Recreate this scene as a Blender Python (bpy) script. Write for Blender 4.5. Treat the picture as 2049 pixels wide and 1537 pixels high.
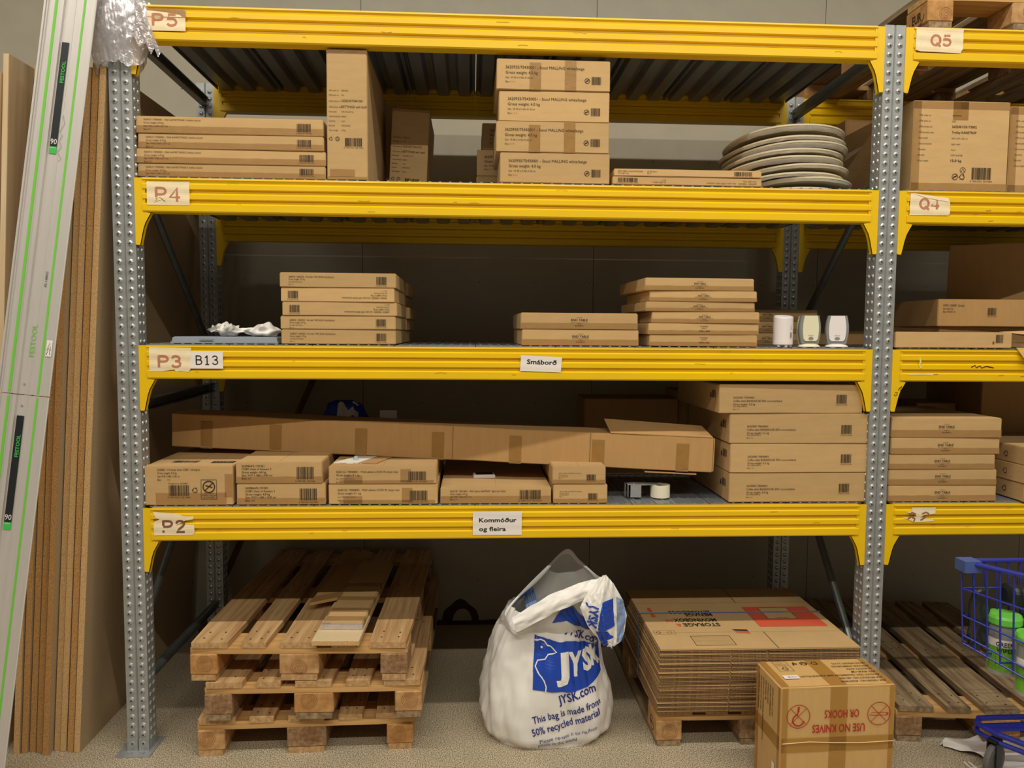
import bpy, bmesh, math, random
from mathutils import Vector, Matrix, noise
from mathutils.bvhtree import BVHTree
R_ = random.Random(7)
PI = math.pi
SC = bpy.context.scene
COL = SC.collection
for o in list(bpy.data.objects):
    bpy.data.objects.remove(o)

# ------------------------------------------------------------ camera, light, exposure
cam_d = bpy.data.cameras.new('camera'); cam = bpy.data.objects.new('camera', cam_d); COL.objects.link(cam)
cam.matrix_world = Matrix(((0.998567, -0.003375, -0.053402, 1.209102), (-0.053037, 0.069666, -0.996159, -2.847347), (0.007083, 0.997565, 0.069387, 1.594596), (0.0, 0.0, 0.0, 1.0)))
cam_d.sensor_width = 36.0; cam_d.lens = 26.8081; cam_d.clip_start = 0.05; cam_d.clip_end = 100
SC.camera = cam
world = bpy.data.worlds.new('world'); SC.world = world; world.use_nodes = True
world.node_tree.nodes['Background'].inputs[0].default_value = (1.0, 0.90, 0.70, 1)
world.node_tree.nodes['Background'].inputs[1].default_value = 0.13
SC.view_settings.view_transform = 'Standard'; SC.view_settings.look = 'None'
SC.view_settings.gamma = 1.0; SC.view_settings.use_curve_mapping = False
SC.view_settings.exposure = -0.2
def strip_light(name, x, y, z, length, power):
    l = bpy.data.lights.new(name, 'AREA'); l.shape = 'RECTANGLE'; l.size = length; l.size_y = 0.10
    l.energy = power; l.color = (1.0, 0.945, 0.80)
    o = bpy.data.objects.new(name, l); o.location = (x, y, z); COL.objects.link(o)
strip_light('aisle_light', 1.6, -1.59, 4.6, 7.0, 178)
strip_light('aisle_light', 1.6, -4.72, 5.1, 7.0, 300)

# ------------------------------------------------------------ materials
def lin(c):
    return tuple(((x / 255) / 12.92 if x / 255 <= 0.04045 else (((x / 255) + 0.055) / 1.055) ** 2.4) for x in c)
MATS = {}
def mat(name, col, rough=0.6, metal=0.0, alpha=1.0, var=0.0, kind=None, bump=0.0, scale=40, stretch=(1, 1, 1), col2=None, spec=0.5, trans=0.0):
    m = bpy.data.materials.new(name); m.use_nodes = True
    nt = m.node_tree; b = nt.nodes['Principled BSDF']; L = nt.links.new
    c = lin(col); b.inputs['Base Color'].default_value = (*c, 1)
    b.inputs['Roughness'].default_value = rough; b.inputs['Metallic'].default_value = metal
    b.inputs['Alpha'].default_value = alpha
    b.inputs['Specular IOR Level'].default_value = spec
    b.inputs['Transmission Weight'].default_value = trans
    if var or bump or col2:
        tc = nt.nodes.new('ShaderNodeTexCoord'); mp = nt.nodes.new('ShaderNodeMapping')
        mp.inputs['Scale'].default_value = stretch; L(tc.outputs['Object'], mp.inputs[0])
        n = nt.nodes.new('ShaderNodeTexNoise'); n.inputs['Scale'].default_value = scale; n.inputs['Detail'].default_value = 6
        n.inputs['Roughness'].default_value = 0.6
        L(mp.outputs[0], n.inputs['Vector'])
        if kind == 'wave':
            w = nt.nodes.new('ShaderNodeTexWave'); w.inputs['Scale'].default_value = scale * 0.12; w.inputs['Distortion'].default_value = 7
            w.inputs['Detail'].default_value = 3; w.inputs['Detail Scale'].default_value = 1.2
            L(mp.outputs[0], w.inputs['Vector'])
            mxx = nt.nodes.new('ShaderNodeMix'); mxx.inputs[0].default_value = 0.55
            L(n.outputs['Fac'], mxx.inputs[2]); L(w.outputs['Fac'], mxx.inputs[3]); fac = mxx.outputs[0]
        else:
            fac = n.outputs['Fac']
        rp = nt.nodes.new('ShaderNodeValToRGB'); e = rp.color_ramp.elements
        d = lin(col2) if col2 else tuple(x * (1 - var) for x in c)
        e[0].position = 0.35; e[0].color = (*d, 1); e[1].position = 0.65
        e[1].color = (*(c if col2 else tuple(min(1, x * (1 + var * 0.5)) for x in c)), 1)
        L(fac, rp.inputs[0])
        src = rp.outputs[0]
        if kind == 'random':
            oi = nt.nodes.new('ShaderNodeObjectInfo'); hs = nt.nodes.new('ShaderNodeHueSaturation')
            mr = nt.nodes.new('ShaderNodeMapRange'); mr.inputs[3].default_value = 0.88; mr.inputs[4].default_value = 1.1
            L(oi.outputs['Random'], mr.inputs[0]); L(mr.outputs[0], hs.inputs['Value']); L(src, hs.inputs['Color']); src = hs.outputs[0]
        L(src, b.inputs['Base Color'])
        if bump:
            bp = nt.nodes.new('ShaderNodeBump'); bp.inputs['Strength'].default_value = bump; bp.inputs['Distance'].default_value = 0.003
            L(fac, bp.inputs['Height']); L(bp.outputs[0], b.inputs['Normal'])
    MATS[name] = m
    return m
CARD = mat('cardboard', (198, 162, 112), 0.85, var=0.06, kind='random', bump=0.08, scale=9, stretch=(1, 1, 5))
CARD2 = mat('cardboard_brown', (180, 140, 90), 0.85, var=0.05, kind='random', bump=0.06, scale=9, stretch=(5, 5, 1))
CARDB = mat('cardboard_carton', (205, 165, 106), 0.8, var=0.04, bump=0.06, scale=9, stretch=(5, 5, 1))
TAPE = mat('brown_tape', (178, 136, 84), 0.22, var=0.10, bump=1.0, scale=26, alpha=0.5)
TAPED = mat('tape_strip', (166, 124, 68), 0.3, var=0.08, bump=0.4, scale=30, alpha=0.85)
INK = mat('black_ink', (58, 42, 26), 0.8)
INKF = mat('faded_ink', (100, 74, 46), 0.85)
RED = mat('red_ink', (178, 38, 26), 0.8)
ORANGE = mat('orange_ink', (214, 88, 58), 0.8)
YEL = mat('yellow_paint', (238, 194, 6), 0.42, var=0.05, bump=0.12, scale=6, stretch=(0.4, 1, 1))
GALV = mat('galvanised_steel', (170, 172, 174), 0.42, metal=0.45, var=0.10, scale=30)
STUD = mat('steel_stud', (184, 186, 188), 0.32, metal=0.5)
SLOT = mat('dark_slot', (44, 44, 44), 0.8)
BRACE = mat('brace_steel', (120, 126, 126), 0.40, metal=0.7, var=0.15, scale=20)
DECK = mat('deck_steel', (150, 155, 164), 0.42, metal=0.6, var=0.12, scale=25, stretch=(1, 0.2, 1))
WALLM = mat('wall_paint', (180, 172, 156), 0.85, var=0.05, bump=0.05, scale=7)
HOLEM = mat('wall_hole', (70, 50, 32), 0.95, var=0.3, scale=30)
SCREW = mat('screw_head', (92, 84, 72), 0.7)
PB = mat('chipboard_face', (178, 152, 118), 0.75, var=0.08, bump=0.05, scale=120)
PBE = mat('chipboard_edge', (222, 184, 132), 0.9, col2=(188, 146, 94), bump=0.4, scale=230)
PBE2 = mat('chipboard_edge_dark', (206, 158, 98), 0.9, col2=(166, 118, 66), bump=0.4, scale=230)
PBW = mat('chipboard_pale', (214, 190, 150), 0.85, var=0.10, scale=260)
PINE = mat('pine_panel', (226, 202, 166), 0.6, col2=(204, 174, 136), scale=22, stretch=(1, 1, 0.05), bump=0.03)
PALW = mat('pallet_wood', (204, 166, 118), 0.8, col2=(168, 128, 84), scale=60, stretch=(1, 0.045, 1), bump=0.3)
PALD = mat('pallet_wood_grey', (168, 144, 110), 0.85, col2=(112, 88, 62), scale=46, stretch=(1, 0.06, 1), bump=0.4)
PALX = mat('pallet_cross_wood', (212, 168, 108), 0.8, col2=(184, 138, 84), scale=50, stretch=(0.05, 1, 1), bump=0.2)
NAIL = mat('nail_head', (70, 55, 42), 0.6)
STAMP = mat('burnt_stamp', (60, 38, 22), 0.85)
PAPER = mat('cream_paper', (242, 222, 186), 0.7, var=0.05, scale=25)
WPAPER = mat('white_paper', (236, 228, 226), 0.65)
OLDRED = mat('faded_red_print', (190, 124, 96), 0.8)
BLK = mat('black_print', (22, 20, 22), 0.6)
ALU = mat('rail_aluminium', (206, 200, 198), 0.42, metal=0.35, var=0.04, scale=20, stretch=(4, 4, 0.3))
GREEN = mat('rail_green', (112, 196, 66), 0.5)
BLACKP = mat('black_plastic', (26, 30, 36), 0.45)
WOOD8 = mat('seat_rim', (212, 200, 172), 0.5)
SLEEVE = mat('clear_sleeve', (208, 200, 194), 0.16, alpha=0.42, bump=1.0, var=0.15, scale=14)
FILM = mat('clear_film', (236, 232, 240), 0.12, metal=0.55, alpha=0.72, bump=1.0, var=0.12, scale=60, spec=1.0)
BAGW = mat('white_bag', (238, 234, 232), 0.34, var=0.03, bump=0.7, scale=12, stretch=(1, 1, 0.3))
BAGT = mat('thin_white_bag', (226, 224, 220), 0.35, alpha=0.82, var=0.04, bump=0.4, scale=9)
BLUE = mat('blue_ink', (28, 70, 178), 0.35)
BLUEI = mat('blue_seen_through', (132, 156, 200), 0.4)
NAVY = mat('navy_ink', (34, 44, 130), 0.5)
CART = mat('blue_enamel', (40, 50, 158), 0.30)
CARTC = mat('blue_plastic_cap', (70, 92, 158), 0.5)
LIDG = mat('green_lid', (120, 214, 84), 0.35)
LABG = mat('green_label', (112, 178, 48), 0.5)
CLEARP = mat('clear_tub', (190, 196, 190), 0.15, alpha=0.45)
RUB = mat('grey_rubber', (96, 94, 92), 0.7)
DVW = mat('white_plastic', (236, 228, 232), 0.35)
DVC = mat('cream_plastic', (232, 226, 200), 0.35)
DVG = mat('grey_plastic', (132, 136, 134), 0.45)
LIDB = mat('bluegrey_plastic', (150, 158, 172), 0.35, alpha=0.9)
FOAM = mat('white_foam', (232, 228, 218), 0.8)
DARKW = mat('reddish_wood', (110, 70, 44), 0.8, var=0.2, scale=20)
SHEET = mat('white_sheet', (222, 216, 214), 0.5, var=0.03, scale=5)
def floor_mat():
    m = mat('speckled_vinyl', (196, 182, 158), 0.45)
    nt = m.node_tree; b = nt.nodes['Principled BSDF']; L = nt.links.new
    tc = nt.nodes.new('ShaderNodeTexCoord'); n = nt.nodes.new('ShaderNodeTexNoise'); n.inputs['Scale'].default_value = 240; n.inputs['Detail'].default_value = 2
    L(tc.outputs['Object'], n.inputs['Vector'])
    n2 = nt.nodes.new('ShaderNodeTexNoise'); n2.inputs['Scale'].default_value = 3; L(tc.outputs['Object'], n2.inputs['Vector'])
    rp = nt.nodes.new('ShaderNodeValToRGB'); e = rp.color_ramp.elements
    e[0].position = 0.40; e[0].color = (*lin((112, 94, 72)), 1); e[1].position = 0.56; e[1].color = (*lin((214, 200, 174)), 1)
    L(n.outputs['Fac'], rp.inputs[0])
    mx = nt.nodes.new('ShaderNodeMix'); mx.data_type = 'RGBA'; mx.blend_type = 'MULTIPLY'; mx.inputs[0].default_value = 0.25
    L(rp.outputs[0], mx.inputs[6]); L(n2.outputs['Fac'], mx.inputs[7]); L(mx.outputs[2], b.inputs['Base Color'])
    return m
FLOORM = floor_mat()

# ------------------------------------------------------------ mesh helpers
class G:
    def __init__(s): s.v = []; s.f = []; s.m = []
    def add(s, vs, fs, mi=0):
        b = len(s.v); s.v += [tuple(p) for p in vs]; s.f += [tuple(i + b for i in f) for f in fs]; s.m += [mi] * len(fs)
    def box(s, x0, x1, y0, y1, z0, z1, mi=0):
        s.add([(x0, y0, z0), (x1, y0, z0), (x1, y1, z0), (x0, y1, z0), (x0, y0, z1), (x1, y0, z1), (x1, y1, z1), (x0, y1, z1)],
              [(0, 3, 2, 1), (4, 5, 6, 7), (0, 1, 5, 4), (1, 2, 6, 5), (2, 3, 7, 6), (3, 0, 4, 7)], mi)
    def prism(s, poly, a, b, axis='y', mi=0):
        n = len(poly)
        def P(p, t):
            return {'x': (t, p[0], p[1]), 'y': (p[0], t, p[1]), 'z': (p[0], p[1], t)}[axis]
        vs = [P(p, a) for p in poly] + [P(p, b) for p in poly]
        fs = [tuple(range(n)), tuple(range(2 * n - 1, n - 1, -1))] + [(i, (i + 1) % n, n + (i + 1) % n, n + i) for i in range(n)]
        s.add(vs, fs, mi)
    def rings(s, rs, close=True, cap=True, mi=0):
        n = len(rs[0]); vs = [p for r in rs for p in r]; fs = []
        for k in range(len(rs) - 1):
            for i in range(n if close else n - 1):
                j = (i + 1) % n
                fs.append((k * n + i, k * n + j, (k + 1) * n + j, (k + 1) * n + i))
        if cap: fs += [tuple(range(n - 1, -1, -1)), tuple(range((len(rs) - 1) * n, len(rs) * n))]
        s.add(vs, fs, mi)
    def tube(s, pts, r, n=8, mi=0):
        rs = []; up0 = Vector((0.13, 0.31, 0.94))
        P = [Vector(p) for p in pts]
        for i, p in enumerate(P):
            d = (P[min(i + 1, len(P) - 1)] - P[max(i - 1, 0)]).normalized()
            a = d.cross(up0).normalized(); b = d.cross(a)
            rr = r[i] if isinstance(r, (list, tuple)) else r
            rs.append([tuple(p + a * math.cos(2 * PI * k / n) * rr + b * math.sin(2 * PI * k / n) * rr) for k in range(n)])
        s.rings(rs, mi=mi)
    def cyl(s, c, r, z0, z1, n=24, mi=0, axis='z', r1=None):
        r1 = r if r1 is None else r1
        def P(a, rr, t):
            x, y = math.cos(a) * rr, math.sin(a) * rr
            return {'z': (c[0] + x, c[1] + y, t), 'y': (c[0] + x, t, c[1] + y), 'x': (t, c[0] + x, c[1] + y)}[axis]
        s.rings([[P(2 * PI * k / n, r, z0) for k in range(n)], [P(2 * PI * k / n, r1, z1) for k in range(n)]], mi=mi)
    def build(s, name, mats, parent=None, smooth=False, fix=True):
        me = bpy.data.meshes.new(name); me.from_pydata(s.v, [], s.f)
        if not isinstance(mats, (list, tuple)): mats = [mats]
        for m in mats: me.materials.append(m)
        if len(mats) > 1: me.polygons.foreach_set('material_index', s.m)
        if smooth: me.polygons.foreach_set('use_smooth', [True] * len(me.polygons))
        me.update()
        if fix:
            bm = bmesh.new(); bm.from_mesh(me); bmesh.ops.recalc_face_normals(bm, faces=bm.faces); bm.to_mesh(me); bm.free()
        return link(name, me, parent)
def link(name, me, parent=None):
    o = bpy.data.objects.new(name, me); COL.objects.link(o)
    if parent: o.parent = parent
    return o
def tag(o, label=None, cat=None, group=None, kind=None):
    if label: o['label'] = label
    if cat: o['category'] = cat
    if group: o['group'] = group
    if kind: o['kind'] = kind
    return o
def empty(name, loc=(0, 0, 0), rot=(0, 0, 0), label=None, cat=None, group=None):
    o = bpy.data.objects.new(name, None); COL.objects.link(o); o.location = loc; o.rotation_euler = rot
    o.empty_display_size = 0.05
    return tag(o, label, cat, group)
def copy_tree(o, parent=None):
    c = o.copy(); COL.objects.link(c); c.parent = parent
    for ch in [k for k in bpy.data.objects if k.parent == o and k != c]:
        copy_tree(ch, c)
    return c
def bevel_box(w, d, h, off=0.0025, seg=2, cuts=5, amp=0.0012, seed=0, y0=0.0):
    bm = bmesh.new(); bmesh.ops.create_cube(bm, size=1)
    for v in bm.verts: v.co = Vector((v.co.x * w, (v.co.y + 0.5) * d + y0, (v.co.z + 0.5) * h))
    if cuts:
        for ax, L in ((0, w), (1, d), (2, h)):
            n = max(1, min(cuts, int(L / 0.06)))
            for k in range(1, n):
                t = k / n
                co = {0: (-w / 2 + t * w, 0, 0), 1: (0, y0 + t * d, 0), 2: (0, 0, t * h)}[ax]
                no = [0, 0, 0]; no[ax] = 1
                bmesh.ops.bisect_plane(bm, geom=bm.verts[:] + bm.edges[:] + bm.faces[:], plane_co=co, plane_no=no)
    es = [e for e in bm.edges if len(e.link_faces) == 2 and e.link_faces[0].normal.dot(e.link_faces[1].normal) < 0.5]
    bmesh.ops.bevel(bm, geom=es, offset=off, segments=seg, affect='EDGES')
    if amp:
        for v in bm.verts:
            p = v.co * 7 + Vector((seed * 3.1, seed * 1.7, 0))
            n = noise.noise_vector(p)
            v.co += Vector((n.x * amp, n.y * amp * 0.35, n.z * amp))
    return bm
def bm_obj(bm, name, m, parent=None, smooth=False):
    me = bpy.data.meshes.new(name); bm.to_mesh(me); bm.free(); me.materials.append(m)
    if smooth: me.polygons.foreach_set('use_smooth', [True] * len(me.polygons))
    return link(name, me, parent)

# ------------------------------------------------------------ lettering
_TC = {}
def text_geo(s, bold=0.0):
    k = (s, bold)
    if k in _TC: return _TC[k]
    c = bpy.data.curves.new('lettering', 'FONT'); c.body = s; c.size = 1.0; c.resolution_u = 2; c.offset = bold
    c.fill_mode = 'FRONT'
    o = bpy.data.objects.new('lettering', c); COL.objects.link(o)
    dg = bpy.context.evaluated_depsgraph_get(); me = bpy.data.meshes.new_from_object(o.evaluated_get(dg))
    vs = [(v.co.x, v.co.y) for v in me.vertices]; fs = [tuple(p.vertices) for p in me.polygons]
    x0 = min((v[0] for v in vs), default=0); x1 = max((v[0] for v in vs), default=1)
    vs = [(x - x0, y) for x, y in vs]
    bpy.data.objects.remove(o); bpy.data.curves.remove(c); bpy.data.meshes.remove(me)
    _TC[k] = (vs, fs, max(x1 - x0, 1e-3)); return _TC[k]
STROKES = {
 'P': [[(.12, 0), (.12, 1)], [(.12, .94), (.55, .94), (.76, .90), (.86, .80), (.86, .66), (.76, .54), (.55, .49), (.12, .49)]],
 'B': [[(.12, 0), (.12, 1)], [(.12, .95), (.52, .95), (.72, .90), (.80, .78), (.76, .62), (.60, .53), (.12, .53)], [(.55, .53), (.78, .46), (.88, .30), (.80, .12), (.58, .05), (.12, .05)]],
 'Q': [[(.5 + .43 * math.cos(k * PI / 10), .5 + .45 * math.sin(k * PI / 10)) for k in range(21)], [(.56, .26), (.98, -.06)]],
 '1': [[(.2, .78), (.38, .84), (.50, 1), (.50, 0)], [(.24, .03), (.78, .03)]],
 '2': [[(.14, .72), (.20, .88), (.38, .95), (.60, .94), (.78, .84), (.80, .68), (.70, .52), (.40, .30), (.14, .05), (.86, .05)]],
 '3': [[(.14, .78), (.24, .91), (.46, .95), (.68, .90), (.78, .76), (.72, .60), (.50, .53), (.38, .53)], [(.45, .53), (.70, .48), (.84, .32), (.78, .14), (.56, .05), (.30, .06), (.12, .20)]],
 '4': [[(.68, 0), (.68, .95), (.10, .30), (.92, .30)]],
 '5': [[(.80, .94), (.26, .94), (.18, .52), (.34, .60), (.56, .61), (.76, .52), (.84, .34), (.76, .14), (.54, .05), (.30, .06), (.12, .20)]]}
class Print:
    """flat print in 2D; place(fn) maps (x, y, layer) to 3D"""
    def __init__(s): s.v = []; s.f = []; s.m = []
    def poly(s, pts, mi=0, lay=0, tri=None):
        b = len(s.v); s.v += [(p[0], p[1], lay) for p in pts]; fs = tri or [tuple(range(len(pts)))]
        s.f += [tuple(i + b for i in f) for f in fs]; s.m += [mi] * len(fs)
    def rect(s, x, y, w, h, mi=0, lay=0, rot=0):
        c, n = math.cos(rot), math.sin(rot)
        s.poly([(x + a * c - b * n, y + a * n + b * c) for a, b in ((0, 0), (w, 0), (w, h), (0, h))], mi, lay)
    def frame(s, x, y, w, h, t, mi=0, lay=0):
        s.rect(x, y, w, t, mi, lay); s.rect(x, y + h - t, w, t, mi, lay); s.rect(x, y + t, t, h - 2 * t, mi, lay); s.rect(x + w - t, y + t, t, h - 2 * t, mi, lay)
    def text(s, t, x, y, h=0.01, w=None, mi=0, lay=0, rot=0, bold=0.0, sx=1.0):
        vs, fs, wd = text_geo(t, bold)
        k = h / 0.72; kx = (w / wd) if w else k * sx
        c, n = math.cos(rot), math.sin(rot)
        s.poly([(x + a * kx * c - b * k * n, y + a * kx * n + b * k * c) for a, b in vs], mi, lay, tri=fs)
    def big(s, t, x, y, h, w, th, mi=0, lay=0):
        n = len(t); cw = w / (n + .12 * (n - 1))
        for i, ch in enumerate(t):
            for st in STROKES[ch]: s.line([(x + i * cw * 1.12 + a * cw, y + b * h) for a, b in st], th, mi, lay)
    def line(s, pts, t, mi=0, lay=0, closed=False):
        P = [Vector(p) for p in pts]
        if closed: P = P + [P[0]]
        L = []; Rr = []
        for i, p in enumerate(P):
            a = P[max(i - 1, 0)]; b = P[min(i + 1, len(P) - 1)]
            if closed and i in (0, len(P) - 1): a, b = P[-2], P[1]
            d = (b - a).normalized(); nn = Vector((-d.y, d.x)) * t / 2
            L.append(p + nn); Rr.append(p - nn)
        for i in range(len(P) - 1): s.poly([Rr[i], Rr[i + 1], L[i + 1], L[i]], mi, lay)
    def ring(s, x, y, r, t, mi=0, lay=0, n=24):
        s.line([(x + math.cos(2 * PI * k / n) * r, y + math.sin(2 * PI * k / n) * r) for k in range(n)], t, mi, lay, closed=True)
    def disc(s, x, y, r, mi=0, lay=0, n=16):
        s.poly([(x + math.cos(2 * PI * k / n) * r, y + math.sin(2 * PI * k / n) * r) for k in range(n)], mi, lay)
    def bars(s, x, y, w, h, digits=True, mi=0, seed=1):
        rr = random.Random(seed); t = 0; u = w / 60
        while t < 58:
            b = rr.choice((1, 1, 2, 3)); s.rect(x + t * u, y, b * u, h, mi); t += b + rr.choice((1, 1, 2))
        if digits: s.text('5 7091331 021964', x - w * 0.06, y - h * 0.22, h * 0.14, w=w * 1.08, mi=mi)
    def recycle(s, x, y, r, mi=0):
        for k in range(3):
            a = PI / 2 + k * 2 * PI / 3; b = a + 1.55
            s.line([(x + math.cos(a + 0.15) * r, y + math.sin(a + 0.15) * r), (x + math.cos((a + b) / 2) * r * 0.72, y + math.sin((a + b) / 2) * r * 0.72), (x + math.cos(b) * r, y + math.sin(b) * r)], r * 0.24, mi)
            s.poly([(x + math.cos(b) * r * 1.25, y + math.sin(b) * r * 1.25), (x + math.cos(b + .5) * r * .9, y + math.sin(b + .5) * r * .9), (x + math.cos(b) * r * 0.55, y + math.sin(b) * r * 0.55)][::-1], mi)
    def noknife(s, x, y, r, mi=0):
        s.ring(x, y, r, r * 0.2, mi); s.line([(x - r * .65, y - r * .65), (x + r * .65, y + r * .65)], r * 0.2, mi)
        s.line([(x - r * .6, y - r * .1), (x + r * .6, y + r * .15)], r * 0.3, mi)
    def place(s, name, fn, mats, parent=None):
        g = G(); g.v = [fn(*p) for p in s.v]; g.f = s.f; g.m = s.m
        return g.build(name, mats, parent, fix=False)

# ------------------------------------------------------------ cartons
def box_prints(style, w, h, seed):
    """returns (print, tapes) for a front face w x h"""
    p = Print(); tapes = []
    if style == 'shelf_flat':
        for i, (t, ww) in enumerate((('3620215 / 75405001 - Wall shelf RETTINGE 2 shelves natural', .20), ('Gross weight: 6.9 kg', .07), ('Size: W60 x H60 x D17 cm', .085), ('Box 1/1', .025))):
            p.text(t, .028, h - .014 - i * .0115, .0058, w=ww)
        p.bars(w - .095, .014, .052, h * .5, seed=seed)
        tapes = [(.0, .0, w, h * .45, 0)]
    elif style == 'tall_shelf':
        rows = [('JYSK order no:', '4520133621'), ('JYSK batch no:', '1012'), ('JYSK product no:', '3620245/75441001'), ('JYSK product text:', 'RETTINGE wall shelf'), ('Size/model:', 'W60 x H60 x D17 cm'), ('Colour/material:', 'Natural'), ('Quantity:', '4 pcs'), ('Barcode:', '5709133102196'), ('Gross weight:', '6.9 kg')]
        z = h * .68
        for i, (a, b) in enumerate(rows):
            big = i in (2, 3)
            p.text(a, .008, z, .0052, w=.0026 * len(a)); p.text(b, .053, z, .0085 if big else .0055, w=(.0048 if big else .0024) * len(b)); z -= .021 if i in (1, 2) else .0165
        p.recycle(.014, z - .012, .0065); p.ring(.038, z - .012, .007, .0015); p.line([(.034, z - .018), (.038, z - .006), (.043, z - .017)], .0016)
        p.bars(.065, z - .038, .064, .030, seed=seed)
        tapes = [(0, .0, w, .012, 0), (0, h - .012, w, .012, 0), (.01, .010, .09, .028, 0)]
    elif style == 'stool':
        p.text('3620935/75430001 - Stool MALLING white/beige', .032, h - .034, .0105, w=.29)
        p.text('Gross weight: 4.0 kg', .032, h - .053, .0105, w=.118)
        p.text('Size : W 40 x H 45x D 30 cm', .032, h - .069, .0062, w=.10); p.text('Box 1 / 1', .032, h - .084, .0062, w=.032)
        p.noknife(w - .085, .037, .0088); p.bars(w - .069, .024, .036, .028, digits=False, seed=seed)
        if seed % 2 == 0: tapes = [(.12, 0, .042, h * .9, 1), (.25, 0, .042, h, 1)]
        else: tapes = []
    elif style == 'thin':
        if seed % 2:
            p.text('3609504 / 75802001 - End table HYBO Ø50 oak/black', .014, h - .0115, .005, w=.095); p.text('Gross weight: 3.6 kg', .014, h - .0185, .005, w=.04); p.text('Size: Ø50 x H50 cm', .125, h - .0115, .005, w=.035); p.text('Box 1/1', .125, h - .0185, .005, w=.014)
            p.bars(w - .105, .007, .07, h * .55, seed=seed)
        else:
            p.bars(.02, .009, .075, h * .55, seed=seed)
            p.text('3609504 / 75802001 - End table HYBO Ø50 oak/black', w - .02, .012, .005, w=.19, rot=PI); p.text('Gross weight: 3.6 kg', w - .02, .02, .005, w=.05, rot=PI); p.text('Size: Ø50 x H50 cm', .20, .012, .005, w=.05, rot=PI); p.text('Box 1/1', .20, .02, .005, w=.014, rot=PI)
    elif style == 'taps':
        L = (('3648520 / 54602055 - End table TAPS 40x40 white/bamboo', .165), ('Gross weight: 2.9 kg', .058), ('Size: W40 x H40 x D40 cm', .048), ('Box 1 / 1', .018))
        if seed in (2, 3):
            for i, (t, ww) in enumerate(L): p.text(t, w - .028, .018 + i * .0085, .0062 if i < 2 else .0042, w=ww, rot=PI)
            p.bars(.026, .012, .038, h * .55, seed=seed)
        else:
            for i, (t, ww) in enumerate(L): p.text(t, .033, h - .017 - i * .009, .0062 if i < 2 else .0042, w=ww)
            p.bars(w - .072, .012, .038, h * .55, seed=seed)
    elif style == 'endtable':
        up = seed % 7
        cx = w * (.5 if seed < 10 else .49)
        def T(t, dz, hh, ww, b=.01):
            p.text(t, cx - ww / 2, h * .5 + dz, hh, w=ww, bold=b)
        k = min(1, h / .062)
        if up in (5, 6):
            p.text('END TABLE', cx + .022 , h * .5 - .004 , .008 * k, w=.04, rot=PI, bold=.01); p.text('GAMMEL', cx + .01, h * .5 + .006, .004, w=.02, rot=PI); p.text('Ø45x50 cm', cx + .015, h * .5 + .013, .004, w=.03, rot=PI, bold=.015)
        else:
            T('END TABLE', .001 * k, .0088 * k, .062 if h > .055 else .044)
            T('jutlandia', .014 * k, .003, .022, 0); p.rect(cx - .033, h * .5 - .004 * k, .066, .0007)
            T('GANDY', -.011 * k, .0035 * k, .018, 0); T('BLACK/METAL', -.019 * k, .0038 * k, .034, .012)
        tapes = [(0, .0, w, h * .40, 0)]
    elif style == 'coby5':
        for i, (t, ww) in enumerate((('3620863  5+3 boxes chest COBY  white/grey', .155), ('Gross weight: 9.5 kg', .07), ('Size: W70 x H80 x D30 cm', .08), ('Box        1/1', .045), )):
            p.text(t, .048, h - .016 - i * .0125, .008, w=ww)
        p.text('Product no. 3620863', .088, .079, .006, w=.07)
        p.bars(.088, .035, .076, .040, seed=seed)
        p.recycle(.183, .056, .010); p.frame(.205, .022, .058, .074, .0015); p.ring(.234, .069, .021, .004)
        p.line([(.219, .054), (.249, .084)], .0035); p.line([(.222, .074), (.247, .066)], .004)
        for i, t in enumerate(('DO NOT', 'OPEN WITH', 'A KNIFE')): p.text(t, .234 - .0029 * len(t), .0415 - i * .0075, .0052, w=.0058 * len(t))
        tapes = [(.04, 0, w * .8, h * .32, 0), (w - .03, h * .2, .03, h * .6, 0)]
    elif style == 'coby3':
        for i, (t, ww) in enumerate((('3620864/51191001', .083), ('COBY chest of drawers 3', .108), ('Gross weight: 4,8 kg', .09), ('Size: W37 x H80 x D30 cm', .112), ('Box: 1/1', .034))):
            p.text(t, .022 if seed == 1 else .032, h - .018 - i * .0118, .0078, w=ww, bold=.006)
        p.bars(w - .095, .016, .066, h * .58, seed=3)
        tapes = [(0, 0, w, h * .33, 0)]
    elif style == 'lookin':
        for i, (t, ww) in enumerate((('3620122 / 70008001 - Wall cabinet LOOK IN dusty rose', .23), ('Gross weight: 8.1 kg', .086), ('Size: W40 x H60 x D15 cm', .068), ('Box 1/1', .022))):
            p.text(t, .022 + .006 * seed, h - .024 - i * .0125, .0078 if i < 2 else .0045, w=ww)
        p.bars(w - .105, .014, .068, h * .50, seed=4)
        tapes = [(.04, 0, w - .05, h * .22, 0), (.055, .002, .07, .03, 0), (w - .135, .006, .04, h * .75, 0)]
    elif style == 'hastrup':
        for i, (t, ww) in enumerate((('3620120 / 70014001 - Wall cabinet HASTRUP 1 glass door black', .21), ('Gross weight: 4.3 kg', .065), ('Size: W40 x H60 x D15.1 cm', .08), ('Box 1/1', .026))):
            p.text(t, .036, h - .015 - i * .0105, .0072, w=ww)
        p.bars(w - .12, .016, .082, h * .6, seed=5)
        tapes = [(0, 0, w, h * .5, 0)]
    elif style == 'small':
        for i, (t, ww) in enumerate((('3629401 / 51199001 - Shelf BOTTRUP 3-tier white/black', .085), ('Gross weight: 2.6 kg', .035), ('Size: W30 x H60 cm', .035), ('Box 1/1', .012))):
            p.text(t, .024, h - .028 - i * .0066, .0038, w=ww)
        p.bars(w - .074, .014, .036, h * .34, seed=6)
        tapes = [(0, 0, w, h * .25, 0)]
    elif style == 'coffee':
        x = .055 if seed % 4 == 0 else .068
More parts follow.
